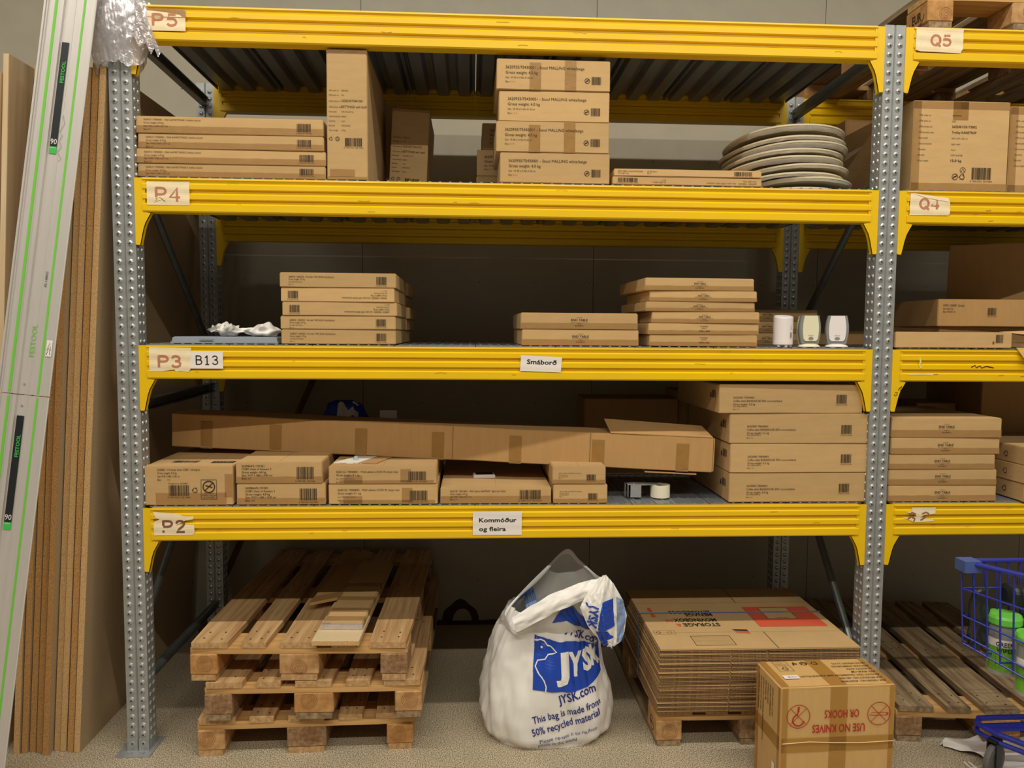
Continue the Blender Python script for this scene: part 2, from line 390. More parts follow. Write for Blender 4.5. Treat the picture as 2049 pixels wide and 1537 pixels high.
        for i, (t, ww) in enumerate((('3632000/ 70044001', .082), ('Coffee table BANKEHUSE Ø50 concrete/black', .192), ('Gross weight: 5,5 kg', .086), ('Size: Ø50xH40 cm', .055), ('Box: 1/1', .024))):
            p.text(t, x, h - .052 - i * (.0128 if i < 3 else .0108), .0078 if i < 3 else .0048, w=ww)
        p.bars(w - .105, .038, .042, .034, seed=7)
    elif style == 'trolley':
        rows = [('JYSK order no:', '4520733001'), ('JYSK batch no:', '2622'), ('JYSK product no:', '3632001/55173002'), ('JYSK product text:', 'Trolley KANSTRUP'), ('Size/model:', 'W47 x H79 x D31 cm'), ('Colour/material:', 'Light sand'), ('Quantity:', '4 pcs'), ('Barcode:', '5707716147708'), ('Gross weight:', '15,0 kg')]
        z = h - .057
        for i, (a, b) in enumerate(rows):
            big = i in (2, 3, 8)
            p.text(a, .022, z, .0062, w=.0033 * len(a)); p.text(b, .152, z, .009 if big else .006, w=(.0061 if big else .0035) * len(b), bold=.01 if big else 0); z -= .0212
        p.noknife(.172, .054, .011); p.recycle(.200, .054, .011); p.ring(.202, .079, .0105, .0015); p.line([(.196, .072), (.202, .086), (.209, .072)], .002)
        p.bars(.238, .045, .08, .045, seed=8)
        tapes = [(0, h - .03, w, .03, 0), (0, 0, w, .03, 0), (.155, h - .07, .06, .07, 1), (.0, 0, .03, h, 0)]
    elif style == 'side3':
        for i, (t, ww) in enumerate((('3676810/51303001', .08), ('Gross weight: 6 kg', .08), ('Size: 40x40 cm', .07), ('Box 1/1', .03))):
            p.text(t, .028, h - .02 - i * .0115, .0085, w=ww, bold=.008)
        tapes = [(0, 0, w, h * .3, 0)]
    elif style == 'dark_label':
        p.text('3697201 / 23605009 - Side table', .02, h - .028, .009, w=.085); p.text('Gross weight: 8 kg', .02, h - .04, .007, w=.04); p.text('Size: 50x50 cm', .02, h - .052, .007, w=.05)
        p.bars(.2, .045, .036, .03, seed=9)
    elif style == 'long':
        tapes = []
    elif style == 'bar_only':
        p.bars(w - .065, .02, .03, .032, seed=11, digits=False); p.text('8', w - .078, .015, .012)
    return p, tapes
NSEED = [0]
def carton(label, x0, x1, z0, z1, yf, depth, style='', rz=0.0, seed=1, group=None, name='carton', m=None, cat='box', tiltx=0.0, tilty=0.0, parts=True, seam=True, amp=0.0012):
    w, h = x1 - x0, z1 - z0
    NSEED[0] += 1
    t = empty(name, ((x0 + x1) / 2, yf, z0), (tiltx, tilty, rz), label, cat, group)
    m = m or CARD
    bm = bevel_box(w, depth, h, seed=NSEED[0], amp=amp)
    bm_obj(bm, 'box_body', m, t)
    # lid flaps: two thin panels that meet in a seam on top, and a folded side flap
    g = G(); e = .0012
    for s in (-1, 1):
        xa, xb = (-w / 2 + .004, -.0008) if s < 0 else (.0008, w / 2 - .004)
        if w > depth * 1.2: g.box(-w / 2 + .004, w / 2 - .004, *((.004, depth / 2 - .001) if s < 0 else (depth / 2 + .001, depth - .004)), h - .0008, h + e)
        else: g.box(xa, xb, .004, depth - .004, h - .0008, h + e)
    if seam: g.build('top_flap', m, t)
    p, tapes = box_prints(style, w, h, seed)
    if style == 'coffee':
        q = Print(); q.bars(.06, .055, .045, .03, digits=False); q.disc(.045, .070, .005); q.disc(.045, .060, .007)
        q.place('side_barcode', lambda x, y, l: (-w / 2 - .0016, .14 - x, y), [INK], t)
    if style == 'coby5':
        q = Print(); q.bars(-.09, .07, .10, .04, digits=False); q.rect(.06, .06, .085, .040); q.text('HEAVY', .135, .090, .02, w=.068, rot=PI, mi=1, lay=1)
        q.place('top_printing', lambda x, y, l: (x, y, h + .0022 + l * .0004), [INK, CARD], t)
    for (a, b, tw, th, k) in tapes:
        g = G(); q = .0008; za = max(b, .001); zb = min(b + th, h - .001); xa = a - w / 2; xb = a + tw - w / 2
        n = max(2, int(tw / .03))
        for i in range(n):
            j0 = .0022 * noise.noise(Vector((i * .9, NSEED[0], 0))); j1 = .0022 * noise.noise(Vector((i * .9 + .9, NSEED[0], 0)))
            u0, u1 = xa + (xb - xa) * i / n, xa + (xb - xa) * (i + 1) / n
            g.add([(u0, -q, za), (u1, -q, za), (u1, -q, zb + (j1 if th < h * .8 else 0)), (u0, -q, zb + (j0 if th < h * .8 else 0))], [(0, 1, 2, 3)])
        g.build('tape', TAPED if k else TAPE, t, fix=False)
    if p.f:
        p.place('printing', lambda x, y, l: (x - w / 2, -.0014, y), [INK], t)
    return t
# stack: rows of measured (x0, x1, z0, z1); they rest on one another from the deck up
def restack(rows, zbase):
    out = []; z = zbase
    for (x0, x1, z0, z1) in rows:
        h = z1 - z0; out.append((x0, x1, z, z + h)); z += h + .0022
    return out

# ============================================================ setting
W = 2.744; U = 0.08; D = 0.88
ZT = [2.7346, 2.1342, 1.5335, 0.9315]
WY = 1.205
g = G(); g.box(-4, 8, -7, 1.6, -.05, 0); fl = g.build('floor', FLOORM); tag(fl, 'speckled beige vinyl floor', kind='structure')
g = G(); g.box(-4, 8, WY + .014, WY + .15, 0, 5.4); wl = g.build('wall_back', WALLM); tag(wl, 'grey painted back wall of tall panels', kind='structure')
g = G(); g.box(0.0015, 1.2135, 0, .014, 0.02, 5.4); pn = g.build('panel', WALLM, wl); xs0 = 0.64
pn.location = (xs0, WY, 0)
for k in (-3, -2, -1, 1, 2, 3, 4):
    c = pn.copy(); COL.objects.link(c); c.parent = wl; c.location = (xs0 + 1.215 * k, WY, 0)
g = G()
for k in range(-3, 5):
    for dx in (.02, .31, .61, .91, 1.195):
        for j in range(9):
            x = xs0 + 1.215 * k + dx; z = .25 + j * .32
            g.cyl((x, z), .0035, WY - .0006, WY + .002, n=6, axis='y')
s = g.build('screw_head', SCREW, wl); tag(s, kind='stuff')
# damaged arch at the foot of the wall and ragged edge
g = G(); arc = []
for k in range(13):
    a = PI * k / 12; arc.append((1.155 - math.cos(a) * .10, .02 + math.sin(a) * .115 * (1 + .1 * math.sin(5 * a))))
for k in range(12, -1, -1):
    a = PI * k / 12; arc.append((1.165 - math.cos(a) * .052, .02 + math.sin(a) * .07))
pp = Print()
for k in range(12): pp.poly([arc[k], arc[k + 1], arc[24 - k], arc[25 - k]])
pp.place('damage_patch', lambda x, y, l: (x, WY - .0012, y), [HOLEM], wl)
g = G(); 
for k in range(40):
    x = -.3 + k * .1; g.box(x, x + .1, WY - .003, WY + .004, 0.0, .022 + .008 * R_.random())
g.build('bottom_gap', HOLEM, wl)
g = G(); g.box(-4.15, -4, -7, 1.6, 0, 5.4); tag(g.build('wall_left', WALLM), 'plain grey side wall', kind='structure')

# ============================================================ pallet rack
rack = empty('pallet_rack', (0, 0, 0), label='yellow and galvanised pallet rack with four shelf levels against the wall', cat='rack')
PH = 2.742
def post_mesh():
    t = .003; w = U; d = .068; gx = .004
    poly = [(0, 0), (w / 2 - gx, 0), (w / 2, .006), (w / 2 + gx, 0), (w, 0), (w, d), (w - .014, d), (w - .014, d - t), (w - t, d - t), (w - t, t),
            (w / 2 + gx + .001, t), (w / 2, .006 + t), (w / 2 - gx - .001, t), (t, t), (t, d - t), (.014, d - t), (.014, d), (0, d)]
    g = G(); n = len(poly)
    vs = [(p[0], p[1], .004) for p in poly] + [(p[0], p[1], PH) for p in poly]
    g.add(vs, [(i, (i + 1) % n, n + (i + 1) % n, n + i) for i in range(n)])
    q = [(0, 17, 16, 15, 14, 13), ] 
    return g
def stud_geo():
    g = G(); pitch = .03333
    n = 8
    def dome(cx, cz, r, hgt, axis, sgn, off):
        rs = []
        for rr, hh in ((1.0, 0), (.82, .55), (.45, .95), (.12, 1)):
            ring = []
            for k in range(n):
                a = 2 * PI * k / n; x = cx + math.cos(a) * r * rr; z = cz + math.sin(a) * r * rr
                y = off + sgn * hgt * hh
                ring.append((x, y, z) if axis == 'y' else (y, x, z))
            rs.append(ring)
        g.rings(rs, cap=False, mi=0)
        # dark pressed slot in the middle of each stud
        q = off + sgn * (hgt + .0004)
        sl = [(cx - r * .30, cz - r * .45), (cx + r * .22, cz - r * .45), (cx + r * .22, cz + r * .05), (cx - r * .30, cz + r * .05)]
        g.add([((x, q, z) if axis == 'y' else (q, x, z)) for x, z in sl], [(0, 1, 2, 3)], 1)
    z = .035
    while z < PH - .01:
        for cx in (.020, .060): dome(cx, z, .0112, .0055, 'y', -1, 0)
        for cy in (.020, .050):
            dome(cy, z + .012, .0088, .0048, 'x', 1, U); dome(cy, z + .012, .0088, .0048, 'x', -1, 0)
        z += pitch
    return g
def foot_geo():
    g = G(); g.box(-.03, U + .018, -.045, .10, 0, .005)
    g.box(.0, .038, -.004, .002, .005, .05); g.box(.042, U, -.004, .002, .005, .05)
    g.cyl((.018, -.022), .009, .005, .011, n=6); g.cyl((.062, -.022), .009, .005, .011, n=6)
    return g
p0 = post_mesh().build('post', GALV, rack)
s0 = stud_geo().build('stud', [STUD, SLOT], p0, smooth=False); tag(s0, kind='stuff')
f0 = foot_geo().build('foot_plate', GALV, p0)
BX = [-U, W, 2 * W + U]
first = True
for bx in BX:
    for by in (0, D):
        if first: o = p0; first = False
        else: o = copy_tree(p0, rack)
        o.location = (bx, by, 0)
# frame braces between front and rear posts
def brace(x, a, b, r=.017, rnd=False):
    g = G()
    if rnd: g.tube([(x, a[0], a[1]), (x, b[0], b[1])], r, 12)
    else:
        A = Vector((x, a[0], a[1])); B = Vector((x, b[0], b[1])); d = (B - A).normalized(); n = Vector((0, -d.z, d.y)) * .022
        t = Vector((.014, 0, 0)); c = Vector((.0, 0, 0))
        # folded channel
        sec = [(-1, -1), (1, -1), (1, 1), (.8, 1), (.8, -.75), (-.8, -.75), (-.8, 1), (-1, 1)]
        rs = [[tuple(P + n * s + t * q) for s, q in sec] for P in (A, B)]
        g.rings(rs)
    return g.build('brace', BRACE, rack)
for xx in (-.04, W + .04, 2 * W + U + .04):
    brace(xx, (.03, 2.675), (D + .03, 2.655))
    brace(xx, (.04, 2.26), (D + .03, 1.47), r=.015, rnd=True)
    brace(xx, (.03, 1.30), (D + .03, 1.315))
    brace(xx, (.05, .44), (D + .03, 1.18), r=.016, rnd=True) if xx < 0 else brace(xx, (.05, .20), (D + .03, 1.17), r=.016, rnd=True)
    brace(xx, (.04, .247), (D + .03, .247), r=.02, rnd=True)
# beams
BH = .122
PROF = [(0, .0), (.05, -.001), (.08, .004), (.15, .0055), (.19, -.001), (.32, -.001), (.345, .009), (.42, .009), (.48, -.001), (.61, -.001), (.635, .009), (.71, .009), (.77, -.001), (.96, -.001), (1, .003)]
def beam_geo(L, yf=-.006):
    g = G(); pts = [(yf + y, -f * BH) for f, y in PROF] + [(yf + .052, -BH), (yf + .052, -.03), (yf + .020, -.030), (yf + .020, 0)]
    xs = [.030] + [.03 + (L - .06) * k / 12 for k in range(1, 12)] + [L - .030]
    n = len(pts); rs = [[(x, p[0], p[1]) for p in pts] for x in xs]
    g.rings(rs)
    return g
def connector_geo():
    g = G(); gz = .239
    # front plate with curved gusset, x from 0 at the post
    poly = [(0, 0), (.034, 0), (.034, -BH), (.058, -BH - .004), (.050, -BH - .018), (.038, -BH - .040), (.031, -BH - .062), (.019, -gz), (.003, -gz), (0, -gz + .004)]
    g.prism(poly, -.003, .001, 'y')
    edge = poly[3:8]
    for i in range(len(edge) - 1):
        (xa, za), (xb, zb) = edge[i], edge[i + 1]
        g.add([(xa, -.003, za), (xb, -.003, zb), (xb, .014, zb), (xa, .014, za), (xa - .003, -.003, za), (xb - .003, -.003, zb), (xb - .003, .014, zb), (xa - .003, .014, za)],
              [(0, 1, 2, 3), (4, 7, 6, 5), (0, 3, 7, 4), (1, 5, 6, 2), (3, 2, 6, 7), (0, 4, 5, 1)])
    g.box(0, .003, .001, .05, -gz + .004, -.004)
    g.box(.034, .038, -.0045, .045, -BH + .003, -.002)
    return g
bmesh_ = beam_geo(W); beam0 = bmesh_.build('beam', YEL, rack)
con0 = connector_geo().build('connector', YEL, beam0)
con1 = con0.copy(); COL.objects.link(con1); con1.parent = beam0; con1.scale = (-1, 1, 1); con1.location = (W, 0, 0)
beams = {}
first = True
for bi, bx in enumerate((0, W + U)):
    for li, z in enumerate(ZT):
        for rear in (0, 1):
            if first: o = beam0; first = False
            else: o = copy_tree(beam0, rack)
            o.location = (bx, D + (.0 if rear else 0), z)
            if not rear: o.location.y = 0
            beams[(bi, li, rear)] = o
# steel deck planks
def plank_geo():
    g = G(); w = .2985; y0, y1 = .012, D + .012
    top = [(0, 0)]
    n = 8
    for k in range(n):
        x = w * (k + .5) / n
        top += [(x - .006, 0), (x - .002, .0032), (x + .002, .0032), (x + .006, 0)]
    top += [(w, 0)]
    poly = top + [(w, -.004), (0, -.004)]
    g.prism(poly, y0, y1, 'y')
    for k in range(3):
        xc = w * (k + .5) / 3
        g.prism([(xc - .036, -.004), (xc + .036, -.004), (xc + .024, -.034), (xc - .024, -.034)], .05, D - .012, 'y')
    g.prism([(0, -.004), (.004, -.004), (.004, -.03), (0, -.03)], .05, D - .012, 'y')
    g.prism([(w - .004, -.004), (w, -.004), (w, -.03), (w - .004, -.03)], .05, D - .012, 'y')
    return g
pl0 = plank_geo().build('deck_plank', DECK, rack)
first = True
for bi, bx in enumerate((0, W + U)):
    for li, z in enumerate(ZT):
        if bi == 1 and li == 0: continue
        for k in range(9):
            if first: o = pl0; first = False
            else:
                o = pl0.copy(); COL.objects.link(o); o.parent = rack
            o.location = (bx + .02 + k * .3015, 0, z + .0045)
ZD = [z + .0080 for z in ZT]   # what stands on each deck

# shelf signs stuck to the beams (children of their beam, local to it)
def beam_sign(bi, li, outline, draw, paper, inks, wave=.0008):
    """outline and lettering in metres from the beam's left end and below its top edge"""
    b = beams[(bi, li, 0)]
    p = Print(); p.poly(outline, 0, 0); draw(p)
    cx = sum(q[0] for q in outline) / len(outline)
    def fn(x, y, l): return (x, -.0088 - wave * math.sin(y * 160 + x * 9) - l * .0006, y)
    p2 = Print()
    # cut the paper into strips so that it can follow the ribs
    zs = [q[1] for q in outline]; z0, z1 = min(zs), max(zs)
    bm = bmesh.new(); vs = [bm.verts.new((q[0], 0, q[1])) for q in outline]; bm.faces.new(vs)
    for k in range(1, 12):
        bmesh.ops.bisect_plane(bm, geom=bm.verts[:] + bm.edges[:] + bm.faces[:], plane_co=(0, 0, z0 + (z1 - z0) * k / 12), plane_no=(0, 0, 1))
    bmesh.ops.triangulate(bm, faces=bm.faces[:])
    bm.verts.ensure_lookup_table(); bm.verts.index_update()
    p3 = Print(); p3.poly([(v.co.x, v.co.z) for v in bm.verts], 0, 0, tri=[tuple(v.index for v in f.verts) for f in bm.faces]); bm.free()
    q = Print(); draw(q); base = len(p3.v)
    p3.v += q.v; p3.f += [tuple(i + base for i in f) for f in q.f]; p3.m += q.m
    return p3.place('shelf_sign', fn, [paper] + inks, b)
def rc(x0, x1, z0, z1): return [(x0, z0), (x1, z0), (x1, z1), (x0, z1)]
beam_sign(0, 0, rc(.036, .195, -.089, -.017), lambda p: (p.rect(.03, -.044, .166, .030, 2, .5), p.big('P5', .078, -.073, .042, .092, .0085, 1, 1)), PAPER, [OLDRED, TAPED])
beam_sign(0, 1, rc(.046, .196, -.097, -.014), lambda p: (p.big('P4', .074, -.084, .050, .092, .0085, 1, 1), p.line([(.076, -.083), (.092, -.070), (.110, -.085)], .0018, 2, 2), p.rect(.07, -.088, .028, .008, 0, 2, rot=.35)), PAPER, [OLDRED, STAMP])
beam_sign(0, 2, [(.039, -.095), (.080, -.095), (.128, -.088), (.133, -.096), (.150, -.093), (.178, -.098), (.186, -.086), (.19, -.008), (.039, -.006)], lambda p: p.big('P3', .069, -.080, .043, .088, .0085, 1, 1), PAPER, [OLDRED])
beam_sign(0, 2, rc(.183, .303, -.084, -.021), lambda p: p.big('B13', .204, -.070, .034, .084, .0042, 1, 1), WPAPER, [BLK], wave=.0003)
beam_sign(0, 2, [(1.391, -.088), (1.452, -.090), (1.544, -.093), (1.548, -.036), (1.47, -.032), (1.394, -.029)], lambda p: p.text('Sm\u00e1bor\u00f0', 1.416, -.061, .0175, w=.112, mi=1, lay=1, bold=.024, rot=-.03), WPAPER, [BLK], wave=.0004)
beam_sign(0, 3, rc(1.217, 1.402, -.108, -.017), lambda p: (p.text('Komm\u00f3\u00f0ur', 1.240, -.058, .016, w=.142, mi=1, lay=1, bold=.024), p.text('og fleira', 1.240, -.092, .016, w=.102, mi=1, lay=1, bold=.024)), WPAPER, [BLK], wave=.0004)
beam_sign(0, 3, [(.040, -.100), (.180, -.100), (.188, -.092), (.186, -.062), (.150, -.060), (.120, -.064), (.155, -.045), (.184, -.040), (.186, -.030), (.150, -.029), (.118, -.018), (.038, -.012), (.048, -.035), (.062, -.040), (.040, -.050)], lambda p: p.big('P2', .070, -.090, .046, .088, .0085, 1, 1), PAPER, [mat('print_brown', (128, 84, 70), .8)])
beam_sign(1, 0, [(.034, -.083), (.055, -.088), (.209, -.092), (.213, -.080), (.217, -.078), (.217, -.003), (.036, -.004)], lambda p: p.big('Q5', .092, -.067, .040, .082, .0085, 1, 1), PAPER, [OLDRED])
beam_sign(1, 1, [(.038, -.092), (.188, -.091), (.196, -.084), (.196, -.050), (.19, -.026), (.06, -.010), (.040, -.010)], lambda p: (p.big('Q4', .076, -.068, .040, .080, .0085, 1, 1), p.poly([(.055, -.012), (.19, -.028), (.186, -.040), (.10, -.026)], 0, 2)), PAPER, [OLDRED])
beam_sign(1, 3, [(.062, -.050), (.090, -.060), (.110, -.069), (.190, -.066), (.185, -.058), (.135, -.050), (.150, -.040), (.193, -.036), (.195, -.010), (.10, -.011), (.098, -.026), (.072, -.028), (.104, -.036), (.12, -.046)], lambda p: (p.line([(.085, -.056), (.098, -.046), (.112, -.056), (.108, -.066)], .007, 1, 1), p.line([(.135, -.062), (.155, -.048)], .006, 1, 1), p.line([(.088, -.038), (.10, -.030), (.115, -.038)], .006, 1, 1), p.line([(.14, -.036), (.155, -.030), (.168, -.036)], .006, 1, 1)), PAPER, [mat('print_brown_q', (150, 96, 76), .8)])

# paint scratches and marker writing on the beams
def beam_mark(bi, li, segs, m, t=.0012):
    p = Print()
    for s_ in segs: p.line(s_, t)
    return p.place('scratch', lambda x, y, l: (x, -.0082, y), [m], beams[(bi, li, 0)])
SCR = mat('scratch_brown', (140, 110, 30), 0.7); SCW = mat('scratch_pale', (236, 214, 150), 0.5)
for li in (0, 1, 2, 3):
    segs = []
    for k in range(9):
        x = R_.uniform(.2, 2.6); y = R_.uniform(-.11, -.01); L = R_.uniform(.01, .05)
        segs.append([(x, y), (x + L * .5, y + R_.uniform(-.003, .003)), (x + L, y + R_.uniform(-.002, .002))])
    beam_mark(0, li, segs, SCR, .0011)
    beam_mark(1, li, [[(x * .3 + .1, y), (x * .3 + .12, y + .002)] for (x, y) in [q[0] for q in segs[:5]]], SCR, .0015)
beam_mark(1, 2, [[(.105, -.03), (.108, -.045), (.103, -.058), (.112, -.07)]], SCW, .007)
beam_mark(1, 2, [[(.06, -.095), (.12, -.093), (.16, -.096)]], SCW, .006)
beam_mark(1, 2, [[(.31, -.066), (.325, -.058), (.33, -.068), (.345, -.06), (.352, -.069), (.37, -.062), (.40, -.068)]], BLK, .0035)
pm = Print(); pm.line([(.010, -.172), (.016, -.178), (.022, -.174), (.024, -.164), (.014, -.166)], .0022); pm.line([(.028, -.150), (.040, -.142), (.036, -.158), (.026, -.156), (.040, -.140)], .0022)
pm.place('marker_writing', lambda x, y, l: (x, -.0042, y), [BLK], beams[(1, 2, 0)])

# ============================================================ cartons on the shelves
def stack(labels, rows, zbase, yf, depth, style, seeds, group=None, dy=None, rz=None, **k):
    out = []
    for i, r in enumerate(restack(rows, zbase)):   # rows from the deck upwards
        out.append(carton(labels[i], *r, yf + (dy[i] if dy else 0), depth, style, seed=seeds[i], group=group, rz=(rz[i] if rz else 0), **k))
    return out
# --- top shelf
stack(['long flat wall-shelf carton, lowest of the four beside the left post', 'long flat wall-shelf carton, second from the bottom of the top-shelf stack of four',
       'long flat wall-shelf carton, third up in the top-shelf stack of four', 'long flat wall-shelf carton with plastic glints, topmost of the top-shelf stack of four'],
      [(0.005, 0.676, 2.141, 2.187), (0.001, 0.676, 2.193, 2.244), (0.008, 0.669, 2.237, 2.288), (0.002, 0.668, 2.288, 2.347)], ZD[1], .02, .34, 'shelf_flat', [1, 2, 3, 4], 'flat wall-shelf cartons on the top shelf', rz=[0, .004, -.003, .003])
carton('tall narrow carton standing upright at the front of the top shelf', *(0.682, 0.828, 2.1422, round(2.1422 + 0.4640, 4)), .015, .60, 'tall_shelf', seed=12, group='tall wall-shelf cartons')
carton('tall narrow shaded carton, third one, standing behind and leaning slightly right', *(0.857, 1.014, 2.1422, round(2.1422 + 0.3800, 4)), .45, .40, 'tall_shelf', seed=12, group='tall wall-shelf cartons', tilty=.045)
carton('tall plain carton squeezed deep between the two labelled upright cartons', .815, .872, 2.1422, 2.60, .645, .22, '', group='tall wall-shelf cartons')
stack(['stool carton with printed label, lowest of the front stool stack', 'stool carton with two tape strips, second from the bottom of the front stack', 'stool carton with clean label, third up in the front stool stack', 'stool carton with torn tape, topmost of the front stool stack under the beam'],
      [(1.312, 1.72, 2.134, 2.243), (1.298, 1.716, 2.247, 2.357), (1.308, 1.716, 2.359, 2.469), (1.299, 1.717, 2.47, 2.579)], ZD[1], .012, .33, 'stool', [1, 2, 3, 4], 'stool cartons at the front of the top shelf', rz=[0, .005, -.004, .008], dy=[0, 0, .004, 0])
stack(['shaded stool carton, lowest of three behind the front stool stack', 'shaded stool carton, middle of three behind the front stool stack', 'shaded stool carton, topmost of three behind the front stool stack'],
      [(1.228, 1.648, 0, .109), (1.230, 1.650, 0, .109), (1.252, 1.672, 0, .109)], ZD[1], .46, .33, 'stool', [1, 3, 5], 'stool cartons at the back of the top shelf')
stack(['thin flat end-table carton lying lower of two on the top shelf', 'thin flat end-table carton lying upper of two on the top shelf'],
      [(1.732, 2.297, 2.138, 2.167), (1.737, 2.296, 2.169, 2.196)], ZD[1], .012, .52, 'thin', [2, 1], 'thin flat cartons on the top shelf', seam=False)
# --- third shelf
A = [(0.509, 0.928, 1.537, 1.589), (0.507, 0.928, 1.592, 1.64), (0.514, 0.933, 1.643, 1.692), (0.509, 0.924, 1.695, 1.745), (0.506, 0.93, 1.748, 1.801)]
nm = ['lowest', 'second from the bottom', 'middle', 'second from the top', 'topmost']
stack(['square end-table carton, %s in the five-high front stack' % n for n in nm],
      A, ZD[2], .012, .43, 'taps', [1, 4, 3, 2, 5], 'square end-table cartons, front stack', rz=[.006, -.003, .005, -.006, .004])
stack(['shaded end-table carton, %s in the five-high rear stack' % n for n in nm], [(a[0] + .004 * ((i * 7) % 5 - 2) + .004, a[1] + .004 * ((i * 7) % 5 - 2) + .004, 0, a[3] - a[2] - .0012) for i, a in enumerate(A)], ZD[2], .452, .40, 'taps', [2, 3, 4, 1, 5], 'square end-table cartons, rear stack')
stack(['END TABLE carton in glossy wrap, lower of the pair in mid-shelf', 'END TABLE carton in glossy wrap, upper of the pair in mid-shelf'],
      [(1.398, 1.841, 1.542, 1.601), (1.393, 1.836, 1.605, 1.665)], ZD[2], .012, .46, 'endtable', [1, 2], 'pair of END TABLE cartons', rz=[.01, .006])
B = [(1.882, 2.298, 1.54, 1.582), (1.877, 2.303, 1.584, 1.625), (1.89, 2.303, 1.627, 1.669), (1.865, 2.286, 1.67, 1.705), (1.88, 2.292, 1.703, 1.742), (1.861, 2.281, 1.745, 1.791)]
nm6 = ['lowest', 'second from the bottom', 'third from the bottom', 'third from the top', 'second from the top', 'topmost']
stack(['slim END TABLE carton, %s in the six-high stack' % n for n in nm6], B, ZD[2], .012, .45, 'endtable', [5, 6, 10, 11, 8, 9], 'stack of six slim END TABLE cartons', rz=[0, .01, -.008, .012, -.01, .02], dy=[0, 0, 0, 0, 0, 0])
stack(['dark END TABLE carton behind the white devices, %s of three' % n for n in ('lowest', 'middle', 'topmost')], [(2.30, 2.755, 0, .05)] * 3, ZD[2], .50, .30, 'endtable', [1, 2, 3], 'shaded END TABLE cartons behind the devices')
carton('long dark carton lying deep behind the right-hand white device', 2.78, 3.22, ZD[2], ZD[2] + .062, .64, .20, '', m=CARD2)
# --- second shelf
carton('large chest carton with a no-knife symbol at the left end of the second shelf', *(0.002, 0.324, ZD[3], round(ZD[3] + 0.1460, 4)), .012, .60, 'coby5', seed=1)
stack(['chest-of-drawers carton, lower of two beside the no-knife carton', 'chest-of-drawers carton, upper of two beside the no-knife carton'],
      [(0.337, 0.664, 0.931, 1.009), (0.335, 0.653, 1.015, 1.096)], ZD[3], .012, .52, 'coby3', [2, 1], 'chest-of-drawers cartons')
stack(['wall-cabinet carton with creased lid, lower of the pair', 'wall-cabinet carton carrying a white foam scrap, upper of the pair'],
      [(0.676, 1.084, 0.93, 1.005), (0.677, 1.079, 1.008, 1.075)], ZD[3], .012, .62, 'lookin', [2, 1], 'dusty-rose wall-cabinet cartons')
carton('low wide glass-door cabinet carton with a white card reader on top', *(1.095, 1.515, ZD[3], round(ZD[3] + 0.0600, 4)), .012, .66, 'hastrup', seed=1)
stack(['small narrow shelf carton, lower of two right of the cabinet cartons', 'small narrow shelf carton, upper of two right of the cabinet cartons'],
      [(1.523, 1.731, 0.939, 1.011), (1.519, 1.724, 1.014, 1.082)], ZD[3], .012, .58, 'small', [2, 1], 'small shelf cartons')
I = [(2.204, 2.743, 0.935, 1.048), (2.205, 2.747, 1.05, 1.162), (2.2, 2.744, 1.164, 1.279), (2.155, 2.722, 1.281, 1.39)]
stack(['coffee-table carton, %s of the stack of four by the right post' % n for n in ('lowest', 'second from the bottom', 'third from the bottom', 'topmost')],
      I, ZD[3], .012, .56, 'coffee', [1, 2, 3, 4], 'coffee-table cartons', rz=[.0, .002, -.004, .012])
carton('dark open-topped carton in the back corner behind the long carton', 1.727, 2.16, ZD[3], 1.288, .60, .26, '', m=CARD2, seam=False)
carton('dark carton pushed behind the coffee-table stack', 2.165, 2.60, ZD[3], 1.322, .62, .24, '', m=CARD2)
# long carton lying askew across the others
P0 = (-0.008, 0.3, 1.117); P1 = (2.147, 0.045, 1.05); Pt = (-0.007, 0.3, 1.254)
dv = Vector(P1) - Vector(P0); LL = dv.length; LH = .135; LD = .17
t = empty('long_carton', ((P0[0] + P1[0]) / 2, (P0[1] + P1[1]) / 2, (P0[2] + P1[2]) / 2), (0, -math.asin(dv.z / LL), math.atan2(dv.y, dv.x)), 'very long brown carton lying askew across the cartons of the second shelf', 'box')
bm_obj(bevel_box(LL, LD, LH, cuts=14, amp=.003, seed=55), 'box_body', CARD2, t)
g = G()
for f in (.0675, .199, .360, .503, .645, .795, .9460):
    g = G(); g.box(-LL / 2 + f * LL - .024, -LL / 2 + f * LL + .024, -.0018, .001, .008, LH * .80); g.box(-LL / 2 + f * LL - .024, -LL / 2 + f * LL + .024, -.001, .05, -.0018, .001)
    g.build('tape', TAPED, t)
g = G(); a = LL / 2
g.add([(a - .40, .0, LH + .001), (a - .005, .0, LH + .001), (a - .03, -.012 + .12, LH + .030), (a - .42, .12, LH + .040), (a - .40, 0, LH + .004), (a - .005, 0, LH + .004), (a - .03, .108, LH + .034), (a - .42, .12, LH + .044)],
      [(0, 1, 2, 3), (7, 6, 5, 4), (0, 4, 5, 1), (1, 5, 6, 2), (2, 6, 7, 3), (3, 7, 4, 0)])
g.box(a - .26, a - .06, .0, .10, -.012, -.008)
g.box(a + .001, a + .005, .004, LD - .01, .004, LH - .004)
g.build('torn_flap', CARD2, t)
g = G()
for xx in (.02, .52): g.box(-LL / 2 + LL * (.53 if xx > .1 else .78), -LL / 2 + LL * (.53 if xx > .1 else .78) + .0015, -.0022, -.0012, .002, LH - .002)
g.build('crease', mat('crease_line', (120, 88, 52), .9), t)
